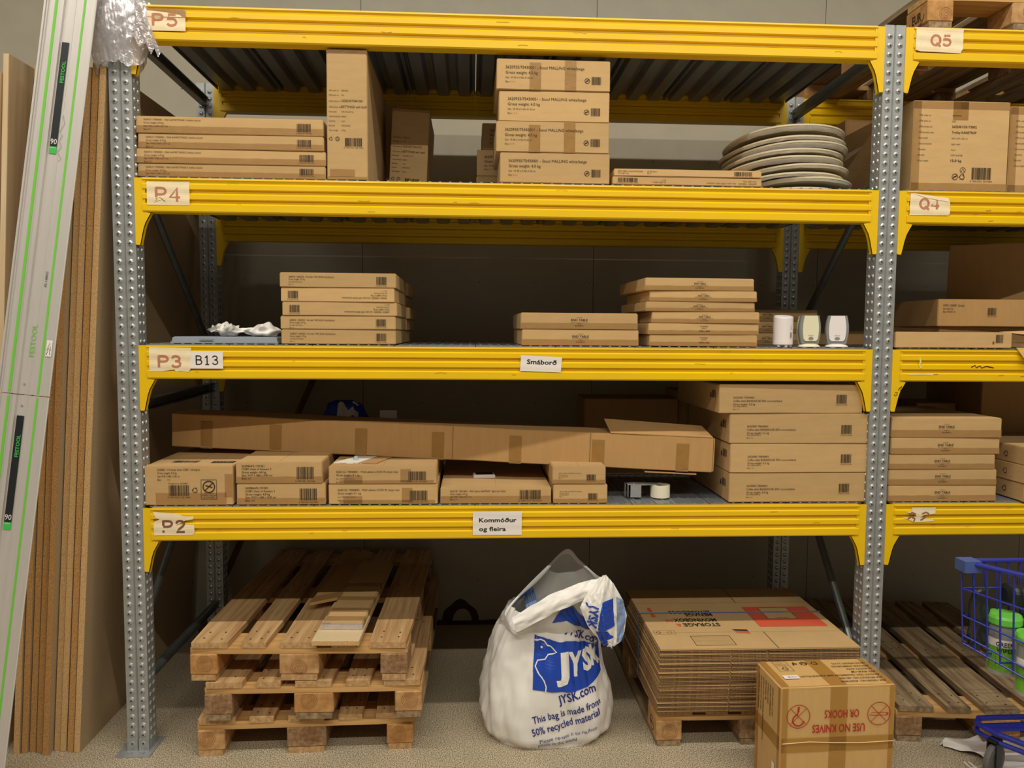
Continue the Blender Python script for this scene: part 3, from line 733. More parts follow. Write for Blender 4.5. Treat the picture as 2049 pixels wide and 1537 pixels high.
# --- right-hand bay
carton('large trolley carton with printed list at the left of the right bay', *(2.885, 3.264, 2.1422, round(2.1422 + 0.3370, 4)), .03, .55, 'trolley', seed=1)
carton('second trolley carton beside the large one, cut by the picture edge', *(3.279, 3.672, 2.1422, round(2.1422 + 0.3270, 4)), .045, .55, 'trolley', seed=1)
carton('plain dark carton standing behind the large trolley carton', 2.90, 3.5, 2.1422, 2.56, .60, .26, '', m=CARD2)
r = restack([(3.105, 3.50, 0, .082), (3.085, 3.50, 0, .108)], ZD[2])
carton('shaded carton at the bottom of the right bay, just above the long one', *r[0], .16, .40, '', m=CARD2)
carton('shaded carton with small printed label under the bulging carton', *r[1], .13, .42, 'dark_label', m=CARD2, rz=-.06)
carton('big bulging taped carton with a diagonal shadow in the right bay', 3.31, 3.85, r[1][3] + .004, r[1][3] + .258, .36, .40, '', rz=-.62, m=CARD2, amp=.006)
t = carton('long flat carton with torn open end overhanging the right beam', 2.835, 3.30, ZD[2], ZD[2] + .060, .004, .11, 'bar_only')
g = G()
g.add([(.235, -.001, .058), (.30, -.03, .050), (.36, -.02, .020), (.42, 0.05, .03), (.40, .09, .07), (.25, .10, .064)], [(0, 1, 2, 3, 4, 5)])
g.add([(.245, -.012, .0), (.26, -.03, -.035), (.285, -.034, -.048), (.42, -.03, -.052), (.42, -.002, 0.006), (.25, .0, .002)], [(0, 1, 2, 3, 4, 5)])
g.build('torn_flap', CARD, t)
Q = [(2.836, 3.274, 0.94, 1.002), (2.836, 3.272, 1.006, 1.067), (2.835, 3.263, 1.071, 1.128), (2.84, 3.279, 1.134, 1.197)]
stack(['wrapped END TABLE carton in the right bay, %s in its stack' % n for n in ('lowest', 'second from the bottom', 'third from the bottom', 'fourth from the bottom')], Q, ZD[3], .012, .46, 'endtable', [1, 2, 3, 4], 'END TABLE cartons in the right bay', rz=[.004, -.005, 0, .004])
zz = ZD[3] + sum(q[3] - q[2] + .0022 for q in Q)
carton('wrapped END TABLE carton with a plastic tail, topmost of the right-bay stack', (2.841, 3.28, 1.199, 1.269)[0], (2.841, 3.28, 1.199, 1.269)[1], zz, zz + .076, .012, .48, 'endtable', seed=8, group='END TABLE cartons in the right bay', rz=-.02)
stack(['recycling-mark carton at the right picture edge, %s of three' % n for n in ('lowest', 'middle', 'topmost')],
      [(3.372, 3.80, 0, .069), (3.370, 3.80, 0, .071), (3.372, 3.80, 0, .069)], ZD[3], -.01, .45, 'side3', [1, 2, 3], 'recycling-mark cartons at the right edge')
for zc in (.035, .106, .176):
    p = Print(); p.recycle(0, 0, .012); o = p.place('recycling_mark', lambda x, y, l: (3.3695, .10 - x, ZD[3] + zc + y), [INK])
    best = min((q for q in bpy.data.objects if q.get('group') == 'recycling-mark cartons at the right edge'), key=lambda q: abs(q.location.z + .035 - ZD[3] - zc))
    o.parent = best; o.location = -best.location
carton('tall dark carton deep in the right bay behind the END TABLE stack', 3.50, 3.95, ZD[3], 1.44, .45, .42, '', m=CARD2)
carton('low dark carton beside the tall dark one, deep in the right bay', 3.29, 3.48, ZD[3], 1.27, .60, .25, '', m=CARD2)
# big carton on the floor
t = empty('pillow_carton', (2.4575, -0.4060, 0), (0, 0, .035), 'taped pillow carton with upside-down red warning USE NO KNIVES OR HOOKS on the floor', 'box')
w, d, h = .405, .205, .405
bm_obj(bevel_box(w, d, h, off=.006, seg=3, cuts=5, amp=.002, seed=91), 'box_body', CARDB, t)
g = G(); q = .0015
CT = mat('carton_tape', (184, 136, 66), .3, var=.05, bump=.3, scale=12, alpha=.8)
def one(vs, f=(0, 1, 2, 3)):
    g = G(); g.add(vs, [f]); g.build('tape', CT, t, fix=False)
def fr(a, b, c, e): one([(a, -q, c), (b, -q, c), (b, -q, e), (a, -q, e)])
hm = .203
for zc in ((.007, .03), (hm - .026, hm + .024), (h - .004 - .001, h - .003)): fr(-w / 2 + .003, w / 2 - .003, *zc)
fr(-w / 2 + .004, -w / 2 + .024, .03, h - .004); fr(w / 2 - .022, w / 2 - .004, .03, h - .004); fr(-.030, .030, .03, h - .004)
def tp(a, b, c, e): one([(a, c, h + q), (b, c, h + q), (b, e, h + q), (a, e, h + q)])
tp(-.030, .030, .006, d - .006); tp(-w / 2 + .006, -w / 2 + .028, .006, d - .006); tp(w / 2 - .03, w / 2 - .006, .006, d - .006)
xl = -w / 2 - q
for (c, e, z0_, z1_) in ((.004, .022, .01, h - .006), (d - .026, d - .004, .01, h - .006), (.004, d - .004, hm - .022, hm + .026)):
    one([(xl, c, z0_), (xl, e, z0_), (xl, e, z1_), (xl, c, z1_)], (0, 3, 2, 1))
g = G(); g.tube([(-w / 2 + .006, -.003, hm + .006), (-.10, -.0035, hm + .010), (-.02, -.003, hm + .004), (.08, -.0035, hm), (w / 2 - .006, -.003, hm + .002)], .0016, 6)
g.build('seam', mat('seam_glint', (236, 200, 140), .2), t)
p = Print()
p.text('USE NO KNIVES', .094, hm + .068, .0285, w=.186, rot=PI, bold=.012); p.text('OR HOOKS', .072, hm + .118, .0285, w=.122, rot=PI, bold=.012)
def sym(cx, cz):
    p.ring(cx, cz, .040, .0022, n=36); p.line([(cx - .027, cz - .027), (cx + .027, cz + .027)], .0018); p.line([(cx + .027, cz - .027), (cx - .027, cz + .027)], .0018)
sym(-.142, hm + .100); sym(.143, hm + .100)
p.line([(-.142 + math.cos(a) * .0195, hm + .087 + math.sin(a) * .0195) for a in [-.15 - k * (4.4 / 13) for k in range(14)]], .0045)
p.line([(-.1425, hm + .117), (-.1415, hm + .134)], .006); p.line([(-.1455, hm + .106), (-.1425, hm + .119)], .0035)
p.line([(.109, hm + .095), (.117, hm + .104), (.155, hm + .104), (.175, hm + .1035), (.177, hm + .098), (.172, hm + .094), (.118, hm + .095)], .0016, closed=True); p.disc(.172, hm + .099, .003)
p.place('warning_print', lambda x, y, l: (x, -.0028, y), [RED], t)
p = Print()   # top, read from behind
rows = ['JYSK ORDER NO.: 4530774999', 'JYSK PRODUCT NO.: 4411820', 'PRODUCT TEXT: GALDEBERGET BABY & JUNIOR PILLOW', 'SIZE: 40X45 CM', 'QUANTITY: 8 PCS', 'BARCODE: 5708892381232', 'GROSS WEIGHT: 2.3 KG']
for i, r_ in enumerate(rows): p.text(r_, w / 2 - .022, .030 + i * .0225, .0105, w=.0062 * len(r_), rot=PI, bold=.012)
p.recycle(-.005, .17, .012); p.ring(-.045, .17, .012, .003); p.line([(-.055, .165), (-.044, .178), (-.036, .163)], .004); p.line([(-.085, .16), (-.08, .18), (-.072, .165)], .007); p.frame(-.155, .115, .052, .075, .0012); p.recycle(-.128, .135, .011)
p.rect(-.15, .155, .04, .0015); p.rect(-.15, .165, .04, .0015); p.rect(-.15, .175, .03, .0015)
p.rect(-.165, .055, .054, .026, 1, 0)
p.text('2 210 80', -.118, .072, .009, w=.032, rot=PI, lay=1)
p.place('top_printing', lambda x, y, l: (x, y, h + .0028 + l * .0006), [INK, WPAPER], t)
p = Print()
for i, r_ in enumerate(rows): p.text(r_, .0, 0 - i * .019, .009, w=.0062 * len(r_) * .8, rot=0, bold=.012)
p.rect(.255, -.137, .06, .02, 1, 0)
p.place('side_printing', lambda x, y, l: (-w / 2 - .0024 - l * .0005, .172 + y, h - .03 - x), [INK, WPAPER], t)

# ============================================================ other things
# ---- pallets
def board_geo(x0, x1, y0, y1, z0, z1, ax, seed):
    g = G(); rr = random.Random(seed); n = 6; rs = []
    for k in range(n + 1):
        t = k / n; j = [rr.uniform(-.0015, .0015) for _ in range(4)]
        if k in (0, n): j = [q * .5 for q in j]
        c = .006 if k in (0, n) else 0
        if ax == 'y':
            y = y0 + (y1 - y0) * t; rs.append([(x0 + c + j[0], y, z0), (x1 - c + j[1], y, z0), (x1 - c + j[1], y, z1 + j[2] * .5), (x0 + c + j[0], y, z1 + j[3] * .5)])
        else:
            x = x0 + (x1 - x0) * t; rs.append([(x, y0 + c + j[0], z0), (x, y1 - c + j[1], z0), (x, y1 - c + j[1], z1), (x, y0 + c + j[0], z1)])
    g.rings(rs); return g
def pallet(label, loc, rz, m=PALW, mx=PALX, seed=1, group=None, eur=False, rot=(0, 0)):
    t = empty('pallet', loc, (rot[0], rot[1], rz), label, 'pallet', group)
    dk = [(0, .145), (.186, .286), (.3275, .4725), (.514, .614), (.655, .8)]
    for i, (a, b) in enumerate(dk): board_geo(a, b, 0, 1.2, .122, .144, 'y', seed * 31 + i).build('deck_board', m, t)
    for i, y in enumerate((0, .5275, 1.055)): board_geo(0, .8, y + .002, y + .143, .1, .1218, 'x', seed * 37 + i).build('cross_board', mx, t)
    for i, y in enumerate((0, .5275, 1.055)):
        for j, (a, b) in enumerate(((0, .1), (.3275, .4725), (.7, .8))):
            bm = bevel_box(b - a, .145, .0778, off=.004, seg=1, cuts=0, amp=0, y0=y)
            o = bm_obj(bm, 'block', BLOCKM[(i * 3 + j + seed) % 3], t); o.location = ((a + b) / 2, 0, .022)
            if i == 0:
                # growth rings on the sawn end
                p = Print(); cx, cz = (R_.uniform(-.02, .02), R_.uniform(.025, .05))
                for rr in (.006, .012, .018, .024, .030):
                    pts = [(cx + math.cos(q) * rr, cz + math.sin(q) * rr) for q in [k * 2 * PI / 20 for k in range(21)]]
                    run = [q for q in pts if abs(q[0]) < (b - a) / 2 - .004 and .004 < q[1] < .074]
                    if len(run) > 12: p.line(run, .0012)
                e = p.place('end_grain', lambda x, y_, l: (x, -.0012, y_), [GRAIN], o)
    for i, (a, b) in enumerate(((0, .1), (.3275, .4725), (.7, .8))): board_geo(a, b, 0, 1.2, 0, .0218, 'y', seed * 41 + i).build('runner', m if seed % 2 else PALD, t)
    g = G()
    for a, b in dk:
        for y in (.04, .10, .56, .64, 1.10, 1.16):
            for x in (a + (b - a) * .27, a + (b - a) * .73): g.cyl((x + R_.uniform(-.006, .006), y + R_.uniform(-.01, .01)), .0035, .1435, .1458, n=6)
    tag(g.build('nail', NAIL, t), kind='stuff')
    if eur:
        p = Print(); p.text('EUR', .045, .040, .034, w=.06, bold=.02)
        p.line([(.075 + math.cos(k * .3) * .048, .056 + math.sin(k * .3) * .034) for k in range(11, 22)], .003)
        p.place('burnt_mark', lambda x, y, l: (-.0015, .145 - x, y), [STAMP], t)
    return t
BLOCKM = [mat('block_wood', (200, 150, 92), .85, col2=(170, 118, 66), scale=30, bump=.3), mat('block_wood_pale', (206, 164, 112), .85, col2=(168, 122, 76), scale=24, bump=.3), mat('block_wood_rough', (172, 136, 98), .9, col2=(120, 90, 64), scale=60, bump=.5)]
GRAIN = mat('growth_ring', (150, 100, 56), .85)
pallet('worn pallet, lowest of the stack of three on the left', (.193, -.046, 0), .031, seed=1, m=PALW)
pallet('worn pallet, middle of the stack of three on the left', (.229, -.064, .1475), -.014, seed=2, m=PALW, rot=(0, -.006))
pallet('worn pallet, topmost of three, carrying a chipboard strip', (.176, -.055, .2975), -.030, seed=3, m=PALW)
pallet('pallet carrying the pile of flattened moving boxes', (1.925, -.045, 0), -.005, seed=4, m=PALW)
pallet('dark weathered empty pallet on the floor behind the blue trolley', (2.876, -.045, 0), -.105, seed=5, m=PALD)
pallet('pallet with burnt oval stamp on top of the right bay', (2.905, .0, 2.738), 0, seed=6, m=PALD, eur=True)
pallet('pallet lying further right on top of the right bay', (3.78, .02, 2.738), 0, seed=8, m=PALD)
pq = [o for o in bpy.data.objects if o.get('label', '').startswith('pallet carrying the pile')][0]
p = Print(); p.line([(.075 + math.cos(k * PI / 14) * .030, .061 + math.sin(k * PI / 14) * .026) for k in range(28)], .0028, closed=True); p.text('EPAL', .052, .055, .012, w=.045, bold=.02)
p.place('burnt_mark', lambda x, y, l: (-.0012, .145 - x, y), [STAMP], pq)
# chipboard strip and wrapped pieces on the top pallet
ZP = .4435
def slab(name, label, cat, a, b, L, th, m, z, rz=None, group=None):
    """slab whose front edge runs a->b and that reaches back by L"""
    A = Vector((a[0], a[1])); B = Vector((b[0], b[1])); w = (B - A).length; r = math.atan2((B - A).y, (B - A).x)
    t = empty(name, ((A.x + B.x) / 2, (A.y + B.y) / 2, z), (0, 0, r if rz is None else rz), label, cat, group)
    return t, w
t, w = slab('chipboard_strip', 'pale chipboard strip lying on the topmost left pallet', 'board', (.630, -.105), (.803, -.108), .95, .018, PBW, ZP, rz=-.03)
bm_obj(bevel_box(w, .95, .018, off=.0008, seg=1, cuts=0, amp=0), 'board', PBW, t)
g = G(); g.box(-w / 2 + .0005, w / 2 - .0005, -.0006, .001, .0008, .0172); g.build('sawn_edge', PBE, t)
t, w = slab('wrapped_plank', 'flat plank package wrapped in brown tape and plastic on the chipboard strip', 'package', (.650, .0), (.800, .0), .8, .022, CARD2, ZP + .0190, rz=-.045)
bm_obj(bevel_box(w, .80, .022, off=.004, seg=2, cuts=8, amp=.0025, seed=5), 'wrapping', CARD, t)
g = G()
for y in (.03, .12, .25, .42):
    g = G(); g.box(-w / 2 - .0012, w / 2 + .0012, y, y + .04, .003, .0245); g.build('tape', TAPE, t)
g = G(); g.box(-w / 2 - .002, w / 2 + .002, -.006, .012, .001, .021); g.build('plastic_end', FILM, t)
t, w = slab('folded_carton', 'narrow folded cardboard length lying askew on the topmost left pallet', 'cardboard', (.560, .21), (.665, .29), .75, .012, CARD2, ZP + .03, rz=-.06)
g = G(); g.add([(-.055, -.03, 0), (.055, .05, 0), (.06, .74, .0), (-.06, .74, 0), (-.055, -.03, .012), (.055, .05, .012), (.06, .74, .012), (-.06, .74, .012)], [(0, 3, 2, 1), (4, 5, 6, 7), (0, 1, 5, 4), (1, 2, 6, 5), (2, 3, 7, 6), (3, 0, 4, 7)])
g.build('cardboard_sleeve', CARD2, t)
g = G(); g.add([(-.056, -.032, .013), (.056, .048, .013), (.056, .12, .0132), (-.056, .05, .0132)], [(0, 1, 2, 3)]); g.build('tape', TAPE, t)
t.rotation_euler.x = -.022
# ---- flattened moving boxes
NS = 44; z0 = .1475; th = (.412 - z0) / NS
CUT = [mat('corrugated_cut', (168, 132, 92), .9, col2=(112, 90, 70), bump=.4, scale=150, stretch=(1, 1, .3)), CARD, mat('corrugated_cut_warm', (186, 140, 88), .9, col2=(120, 92, 66), bump=.4, scale=150, stretch=(1, 1, .3))]
sheet0 = None
def sheet_geo(last=False):
    g = G(); w = .765; d = .655; a = th * .40
    parts = [(0, .270), (.276, .410), (.416, w)] if not last else [(0, w)]
    for (x0, x1) in parts:
        g.box(x0, x1, 0, d, 0.0003, a, 0); g.box(x0, x1, .003, d, a + th * .16, th - .0003, 0)
    g.box(.002, w - .002, .006, d - .002, .0008, th - .0009, 1)
    return g
sh = sheet_geo().build('flattened_moving_box', [CUT[0], CARD]); sh2 = sh.data.copy(); sh2.materials[0] = CUT[2]; sh3 = sh.data.copy(); sh3.materials[0] = CARD
for i in range(NS):
    if i == 0: o = sh
    elif i == NS - 1: o = sheet_geo(True).build('flattened_moving_box', [CARD, CARD])
    else: o = sh.copy(); o.data = (sh.data, sh2, sh3)[i * 5 % 3]; COL.objects.link(o)
    k = i / NS
    o.location = (1.917 + R_.uniform(-.003, .003), -.108 + .035 * (1 - k) ** 2 + R_.uniform(-.002, .002), z0 + i * th); o.rotation_euler = (0, 0, R_.uniform(-.003, .003) - .008)
    tag(o, 'flattened brown moving box inside the tied pile on the pallet', 'moving box', 'flattened moving boxes piled on the pallet')
tag(sh, 'lowest flattened moving box of the pile, lying directly on the pallet boards')
tag(o, 'printed flattened moving box on top of the pile, orange panel and STORAGE MOVINGBOX lettering', 'moving box'); top = o
p = Print()
for i, (s_, ww, hh) in enumerate((('STORAGE', .150, .034), ('MOVINGBOX', .178, .034), ('MENAGE', .115, .028), ('BEWAARDOOS', .175, .034))):
    y = .215 + i * .050 if i < 2 else (.318 if i == 2 else .352)
    p.text(s_, .300, y + .034, hh, w=ww, rot=PI, bold=.03, mi=0)
p.text('&', .142, .245, .030, w=.022, rot=PI, bold=.03, mi=1); p.text('DE', .118, .29, .024, w=.03, rot=PI, bold=.03, mi=1)
p.poly([(.455, .205), (.735, .205), (.735, .425), (.455, .425)], 1, 0); p.rect(.520, .285, .125, .125, 2, 1); p.frame(.520, .285, .125, .125, .002, 0, 2); p.rect(.55, .355, .06, .004, 0, 2); p.rect(.56, .295, .05, .003, 0, 2)
p.poly([(.035, .335), (.050, .315), (.065, .335), (.057, .335), (.057, .365), (.043, .365), (.043, .335)], 1); p.poly([(.035, .395), (.050, .375), (.065, .395), (.057, .395), (.057, .425), (.043, .425), (.043, .395)], 1)
p.frame(.145, .030, .155, .090, .0022, 0)
for k in range(7): p.rect(.152, .042 + k * .0115, .140, .0006, 0)
p.frame(.012, .140, .085, .038, .001, 3); p.recycle(.03, .158, .010, 3); p.ring(.075, .158, .009, .0015, 3)
p.poly([(.335, .145), (.395, .135), (.39, .18), (.33, .185)], 2, 0); p.poly([(.338, .165), (.392, .158), (.39, .178), (.332, .183)], 0, 1); p.poly([(.34, .148), (.392, .139), (.392, .155), (.338, .162)], 1, 1)
p.rect(.448, .0, .0025, .155, 0); p.rect(.448, .48, .0025, .175, 0); p.rect(.0, .155, .765, .0007, 3); p.rect(0, .48, .765, .0007, 3)
p.place('printing', lambda x, y, l: (x, y, th + .0006 + l * .0004), [INK, ORANGE, CARD, INKF], top)
g = G(); cy = .355
strap = Print(); strap.rect(-.003, cy, .771, .011); g = G()
g.box(-.004, .769, cy, cy + .010, th + .002, th + .0028); g.box(-.0055, -.0045, cy, cy + .010, -(NS - 1) * th + .002, th + .0028); g.box(.7695, .7705, cy, cy + .010, -(NS - 1) * th + .002, th + .0028)
g.build('tie_band', mat('blue_strap', (112, 140, 190), .4), top)
# ---- boards leaning at the far left
def leaner(name, label, cat, xb, xt, ztop, y0, L, th_, m, edge, group=None):
    sx = (xt - xb) / ztop
    t = empty(name, (xb, y0, 0), (0, math.atan(sx), 0), label, cat, group)
    H = math.hypot(ztop, xt - xb)
    g = G(); g.box(-th_, 0, 0.0005, L, 0, H); g.build('board', m, t)
    g = G(); n = 24; rs = []
    for k in range(n + 1):
        z = H * k / n; rs.append([(-th_ + .0006, -.0008 + R_.uniform(-.0006, .0004), z), (-.0006, -.0008 + R_.uniform(-.0006, .0004), z)])
    g.add([p for r in rs for p in r], [(2 * k, 2 * k + 1, 2 * k + 3, 2 * k + 2) for k in range(n)]); g.build('front_edge', edge, t, fix=False)
    return t
xs = [-.256, -.283, -.312, -.337, -.364, -.396, -.424, -.450, -.476]
lab = ['rightmost, its smooth face turned to the rack', 'second from the rack side', 'third from the rack side', 'fourth from the rack side', 'fifth from the rack side', 'sixth from the rack side', 'third from the left', 'second from the left', 'leftmost, beside the pine boards']
for i, xb in enumerate(xs):
    leaner('chipboard_sheet', 'upright chipboard sheet leaning against the rack, ' + lab[i], 'board', xb, xb + (.170 if i < 8 else .166), 2.52 + (.012 if i % 3 == 1 else 0), .006 * ((i * 5) % 4) - .012 * (i in (4, 7)), 1.12, .0225, PB, (PBE, PBE2, PBE)[i % 3] if i not in (5, 6) else PBE2, 'chipboard sheets standing on edge')
leaner('pine_board', 'smooth pale pine board standing between the rail and the chipboard sheets', 'board', -.56, -.418, 2.555, .0, 1.1, .020, PINE, PINE, 'pale pine boards')
leaner('pine_board', 'pale pine board at the left picture edge, behind the other pine board', 'board', -.60, -.445, 2.49, -.01, 1.1, .020, PINE, PINE, 'pale pine boards')
# ---- guide rails
RT = Vector((-0.08, -0.075, 2.717)); RB = Vector((-0.342, -0.3, 0.185)); dr = (RB - RT).normalized()
foot = RB + dr * (RB.z / -dr.z); topz = RT - dr * .12
def rail(label, P, Q):
    d = (Q - P); L = d.length; zax = d.normalized(); x = Vector((1, 0, 0)); x = (x - zax * x.dot(zax)).normalized(); yax = zax.cross(x)
    t = empty('guide_rail', P, label=label, cat='rail', group='aluminium guide rails')
    M = Matrix((x, yax, zax)).transposed(); t.rotation_euler = M.to_euler()
    w = .168
    sec = [(0, 0), (-.062, 0), (-.063, -.0015), (-.066, -.0015), (-.067, 0), (-.098, 0), (-.099, -.010), (-.111, -.010), (-.112, 0), (-.152, 0), (-.153, -.006), (-.1555, -.006), (-.156, -.001), (-.1605, -.001), (-.161, -.006), (-.1675, -.006), (-.168, 0), (-.168, .005), (0, .003)]
    g = G(); g.prism([(a, b) for a, b in sec], 0, L, 'z')
    # orient so that the ribs face the aisle
    o = g.build('rail_body', ALU, t)
    g = G(); g.box(-.038, -.031, -.0012, .001, .006, L - .004); g.box(-.1335, -.1245, -.0012, .001, .006, L - .004); g.build('green_strip', GREEN, t)
    g = G(); g.box(.0, .004, -.0015, .002, 0, L); g.build('splinter_guard', mat('clear_edge', (200, 196, 190), .3), t)
    return t, L
J = RB + (RT - RB) * ((1.36 - RB.z) / (RT.z - RB.z))
r1, L1 = rail('upper aluminium guide rail with green stripes, joined above the other', J - dr * .0015, topz)
r2, L2 = rail('lower aluminium guide rail with green stripes, its foot on the floor', foot, J + dr * .0015)
for (r, L, zb, side) in ((r1, L1, L1 - .62, 0), (r2, L2, L2 - .41, 1)):
    p = Print(); p.rect(-.094, zb - .02, .024, .36, 0, 0); p.rect(-.094, zb - .045, .024, .028, 1, 0)
    p.text('FESTOOL', -.074, zb + .20, .012, w=.075, rot=PI / 2, mi=1, lay=1, bold=.02); p.text('90', -.0925, zb - .012, .019, w=.021, mi=2, lay=1); p.text('years', -.0915, zb - .026, .005, w=.018, mi=2, lay=1)
    p.place('badge', lambda x, y, l: (x, -.0022 - l * .0006, y), [BLACKP, mat('badge_green', (60, 190, 80), .4), WPAPER], r)
p = Print(); p.text('FESTOOL', -.062, .13, .017, w=.11, rot=PI / 2, mi=0); p.text('FS 1400/2', -.048, .37, .008, w=.052, rot=PI / 2, mi=1)
p.poly([(-.025, .135), (-.006, .135), (-.006, .19), (-.025, .19)], 2, 0); p.line([(-.022, .14), (-.016, .165), (-.010, .14)], .002, 1, 1); p.line([(-.022, .155), (-.015, .182), (-.009, .155)], .0015, 1, 1)
p.line([(-.060, .80), (-.052, .81), (-.066, .83), (-.055, .85), (-.064, .87), (-.056, .89), (-.066, .90), (-.054, .93), (-.062, .96)], .0014, 3)
p.place('lettering', lambda x, y, l: (x, -.0024 - l * .0006, y), [GREEN, BLK, WPAPER, mat('pencil_grey', (150, 150, 148), .7)], r1)
g = G()
for r, zz_ in ((r1, .035), (r2, L2 - .035)): pass
for r, zz_ in ((r1, .035), (r2, L2 - .035)):
    g = G(); g.cyl((-.082, zz_), .004, -.0022, .001, n=10, axis='y'); g.build('set_screw', STUD, r)
# ---- crumpled clear film round the top of the left post
def blob(name, m, parent, fn, nu, nv, smooth=True, close=True, cap=False):
    g = G(); g.rings([[fn(u / nu, v / nv) for u in range(nu)] for v in range(nv + 1)], close=close, cap=cap); return g.build(name, m, parent, smooth=smooth)
t = empty('bubble_wrap', (-.02, .01, 2.62), label='crumpled clear bubble wrap tied round the top of the left post', cat='wrap')
def fw(u, v):
    a = 2 * PI * u
    prof = [.03, .085, .112, .118, .116, .112, .106, .098, .090, .086]
    q = v * (len(prof) - 1); i = min(int(q), len(prof) - 2); r = prof[i] + (prof[i + 1] - prof[i]) * (q - i)
    z = .168 - v * .255 + .018 * math.sin(a * 3 + 1) * v - .03 * max(0, math.cos(a + 2.6)) * v
    c, s_ = math.cos(a), math.sin(a)
    x = c * r * 0.98; y = .02 + s_ * r * .62
    n = noise.noise(Vector((x * 30, y * 30, z * 11))) * .010 + noise.noise(Vector((x * 95, y * 95, z * 34))) * .010
    return (x * (1 + n * 8) - .022, y * (1 + n * 8) - .01, z + n)
blob('film', FILM, t, fw, 130, 74, smooth=False)
def ff(u, v):   # flap hanging over the beam end
    x = .01 + u * (.045 + .085 * v) ; z = .13 - v * (.13 + .07 * u) + .012 * math.sin(u * 26) * v
    return (x, -.040 - .012 * math.sin(u * 9 + v * 5) - .006 * noise.noise(Vector((u * 16, v * 16, 3))) - .004 * noise.noise(Vector((u * 40, v * 30, 8))), z - .0)
g = G(); nu, nv = 50, 50; pts = [[ff(u / nu, v / nv) for u in range(nu + 1)] for v in range(nv + 1)]; g.rings(pts, close=False, cap=False); g.build('film_flap', FILM, t, smooth=False, fix=False)
t = empty('hanging_film', (.055, D + .03, 1.53), label='strand of clear film hanging beside the rear left post', cat='wrap')
g = G(); pts = [[(.02 * math.sin(v * .5) * .3 + (u - 3) * .012, .01 * math.sin(u * 2 + v * .4), .42 - v * .021) for u in range(7)] for v in range(20)]
g.rings(pts, close=False, cap=False); g.build('film', mat('dull_film', (150, 138, 118), .3, alpha=.35), t, smooth=True, fix=False)
# ---- round seat panels in plastic
ZS = [2.150, 2.190, 2.207, 2.240, 2.270, 2.297, 2.326, 2.346, 2.388]
nmz = ['lowest, almost hidden by the beam', 'second from the bottom, its rim pushed out to the right', 'third from the bottom', 'fourth from the bottom', 'fifth from the bottom, under shiny wrap', 'fourth from the top', 'third from the top, with a plastic tail', 'second from the top', 'topmost of the stack']
for i, z in enumerate(ZS):
    dx = (0, .030, -.015, .0, -.018, -.012, .0, -.012, -.004)[i]
    t = empty('round_panel', (2.512 + dx, .362, z), (0, .0, R_.uniform(-.1, .1)), 'plastic-wrapped cream round panel, ' + nmz[i], 'panel', 'stack of wrapped round panels')
    def rim(r, zz, n=64): return [(abs(math.cos(a)) ** .85 * math.copysign(1, math.cos(a)) * r * .90, abs(math.sin(a)) ** .85 * math.copysign(1, math.sin(a)) * r * 1.20, zz + .010 * (math.cos(a) ** 2) * -1.2) for a in [2 * PI * k / n for k in range(n)]]
    g = G(); g.rings([rim(.246, -.006), rim(.252, -.002), rim(.252, .003), rim(.246, .006)]); g.build('panel', WOOD8, t, smooth=False)
    def sl(a, k):
        r = (.251, .250, .246, .240)[k]; zz = -.004 - .0085 * k + .004 * noise.noise(Vector((math.cos(a) * 5, math.sin(a) * 5, i * 3 + k)))
        j = .004 * noise.noise(Vector((math.cos(a) * 14, math.sin(a) * 14, i * 5 + k)))
        return (abs(math.cos(a)) ** .85 * math.copysign(1, math.cos(a)) * (r + j) * .90, abs(math.sin(a)) ** .85 * math.copysign(1, math.sin(a)) * (r + j) * 1.20, zz - .012 * (math.cos(a) ** 2))
    g = G(); g.rings([[sl(2 * PI * k / 96, q) for k in range(96)] for q in range(2 if i not in (4, 8, 6) else 3)], cap=False); g.build('plastic_sleeve', SLEEVE, t, smooth=True)
    if i == 6:
        g = G(); g.rings([[(.19 + .02 * k, -.12 + .004 * j, -.02 - .010 * j * (1 - k * .12) + .011 * k) for j in range(4)] for k in range(6)], close=False, cap=False); g.build('plastic_tail', SLEEVE, t, smooth=True, fix=False)
# ---- plastic lid and crumpled bag on the middle shelf
t = empty('storage_lid', (.30, .02, ZD[2]), label='flat blue-grey plastic lid at the left end of the middle shelf', cat='lid')
g = G()
for k, (i_, z_) in enumerate(()): pass
w_, d_ = .39, .34
def rr(i_, z_): return [(x, y, z_) for x, y in [(-w_ / 2 + i_, i_), (w_ / 2 - i_, i_), (w_ / 2 - i_, d_ - i_), (-w_ / 2 + i_, d_ - i_)]]
g.rings([rr(0, .0), rr(0, .006), rr(.004, .007), rr(.006, .021), rr(.012, .024)]); g.build('lid', LIDB, t)
g = G(); g.box(-.09, -.04, -.004, .001, .012, .015); g.build('latch', DVG, t)
t = empty('crumpled_bag', (.35, .10, ZD[2] + .024), label='crumpled white plastic bag lying on the blue-grey lid', cat='bag')
def fb(u, v):
    a = 2 * PI * u; x = -.10 + .24 * v; env = .018 + .012 * math.sin(v * 9 + 1) ; env *= min(1, v * 9) * min(1, (1 - v) * 5 + .12)
    n = noise.noise(Vector((v * 9, math.cos(a) * 1.6, math.sin(a) * 1.6))) * .012
    return (x + n * .6, math.cos(a) * (env + n) * 1.8, max(.001, .022 + math.sin(a) * (env + n)))
blob('bag_body', BAGW, t, fb, 32, 44, cap=True)
g = G(); pts = [[(-.125 + u * .012 + .02 * math.sin(v * .6), -.03 - v * .003 + .01 * math.sin(u * 1.3 + v), .045 - abs(v - 3) * .008 + .006 * math.sin(u * 1.9 + v * 1.1)) for u in range(9)] for v in range(7)]
g.rings(pts, close=False, cap=False); g.build('bag_mouth', BAGT, t, smooth=True, fix=False)
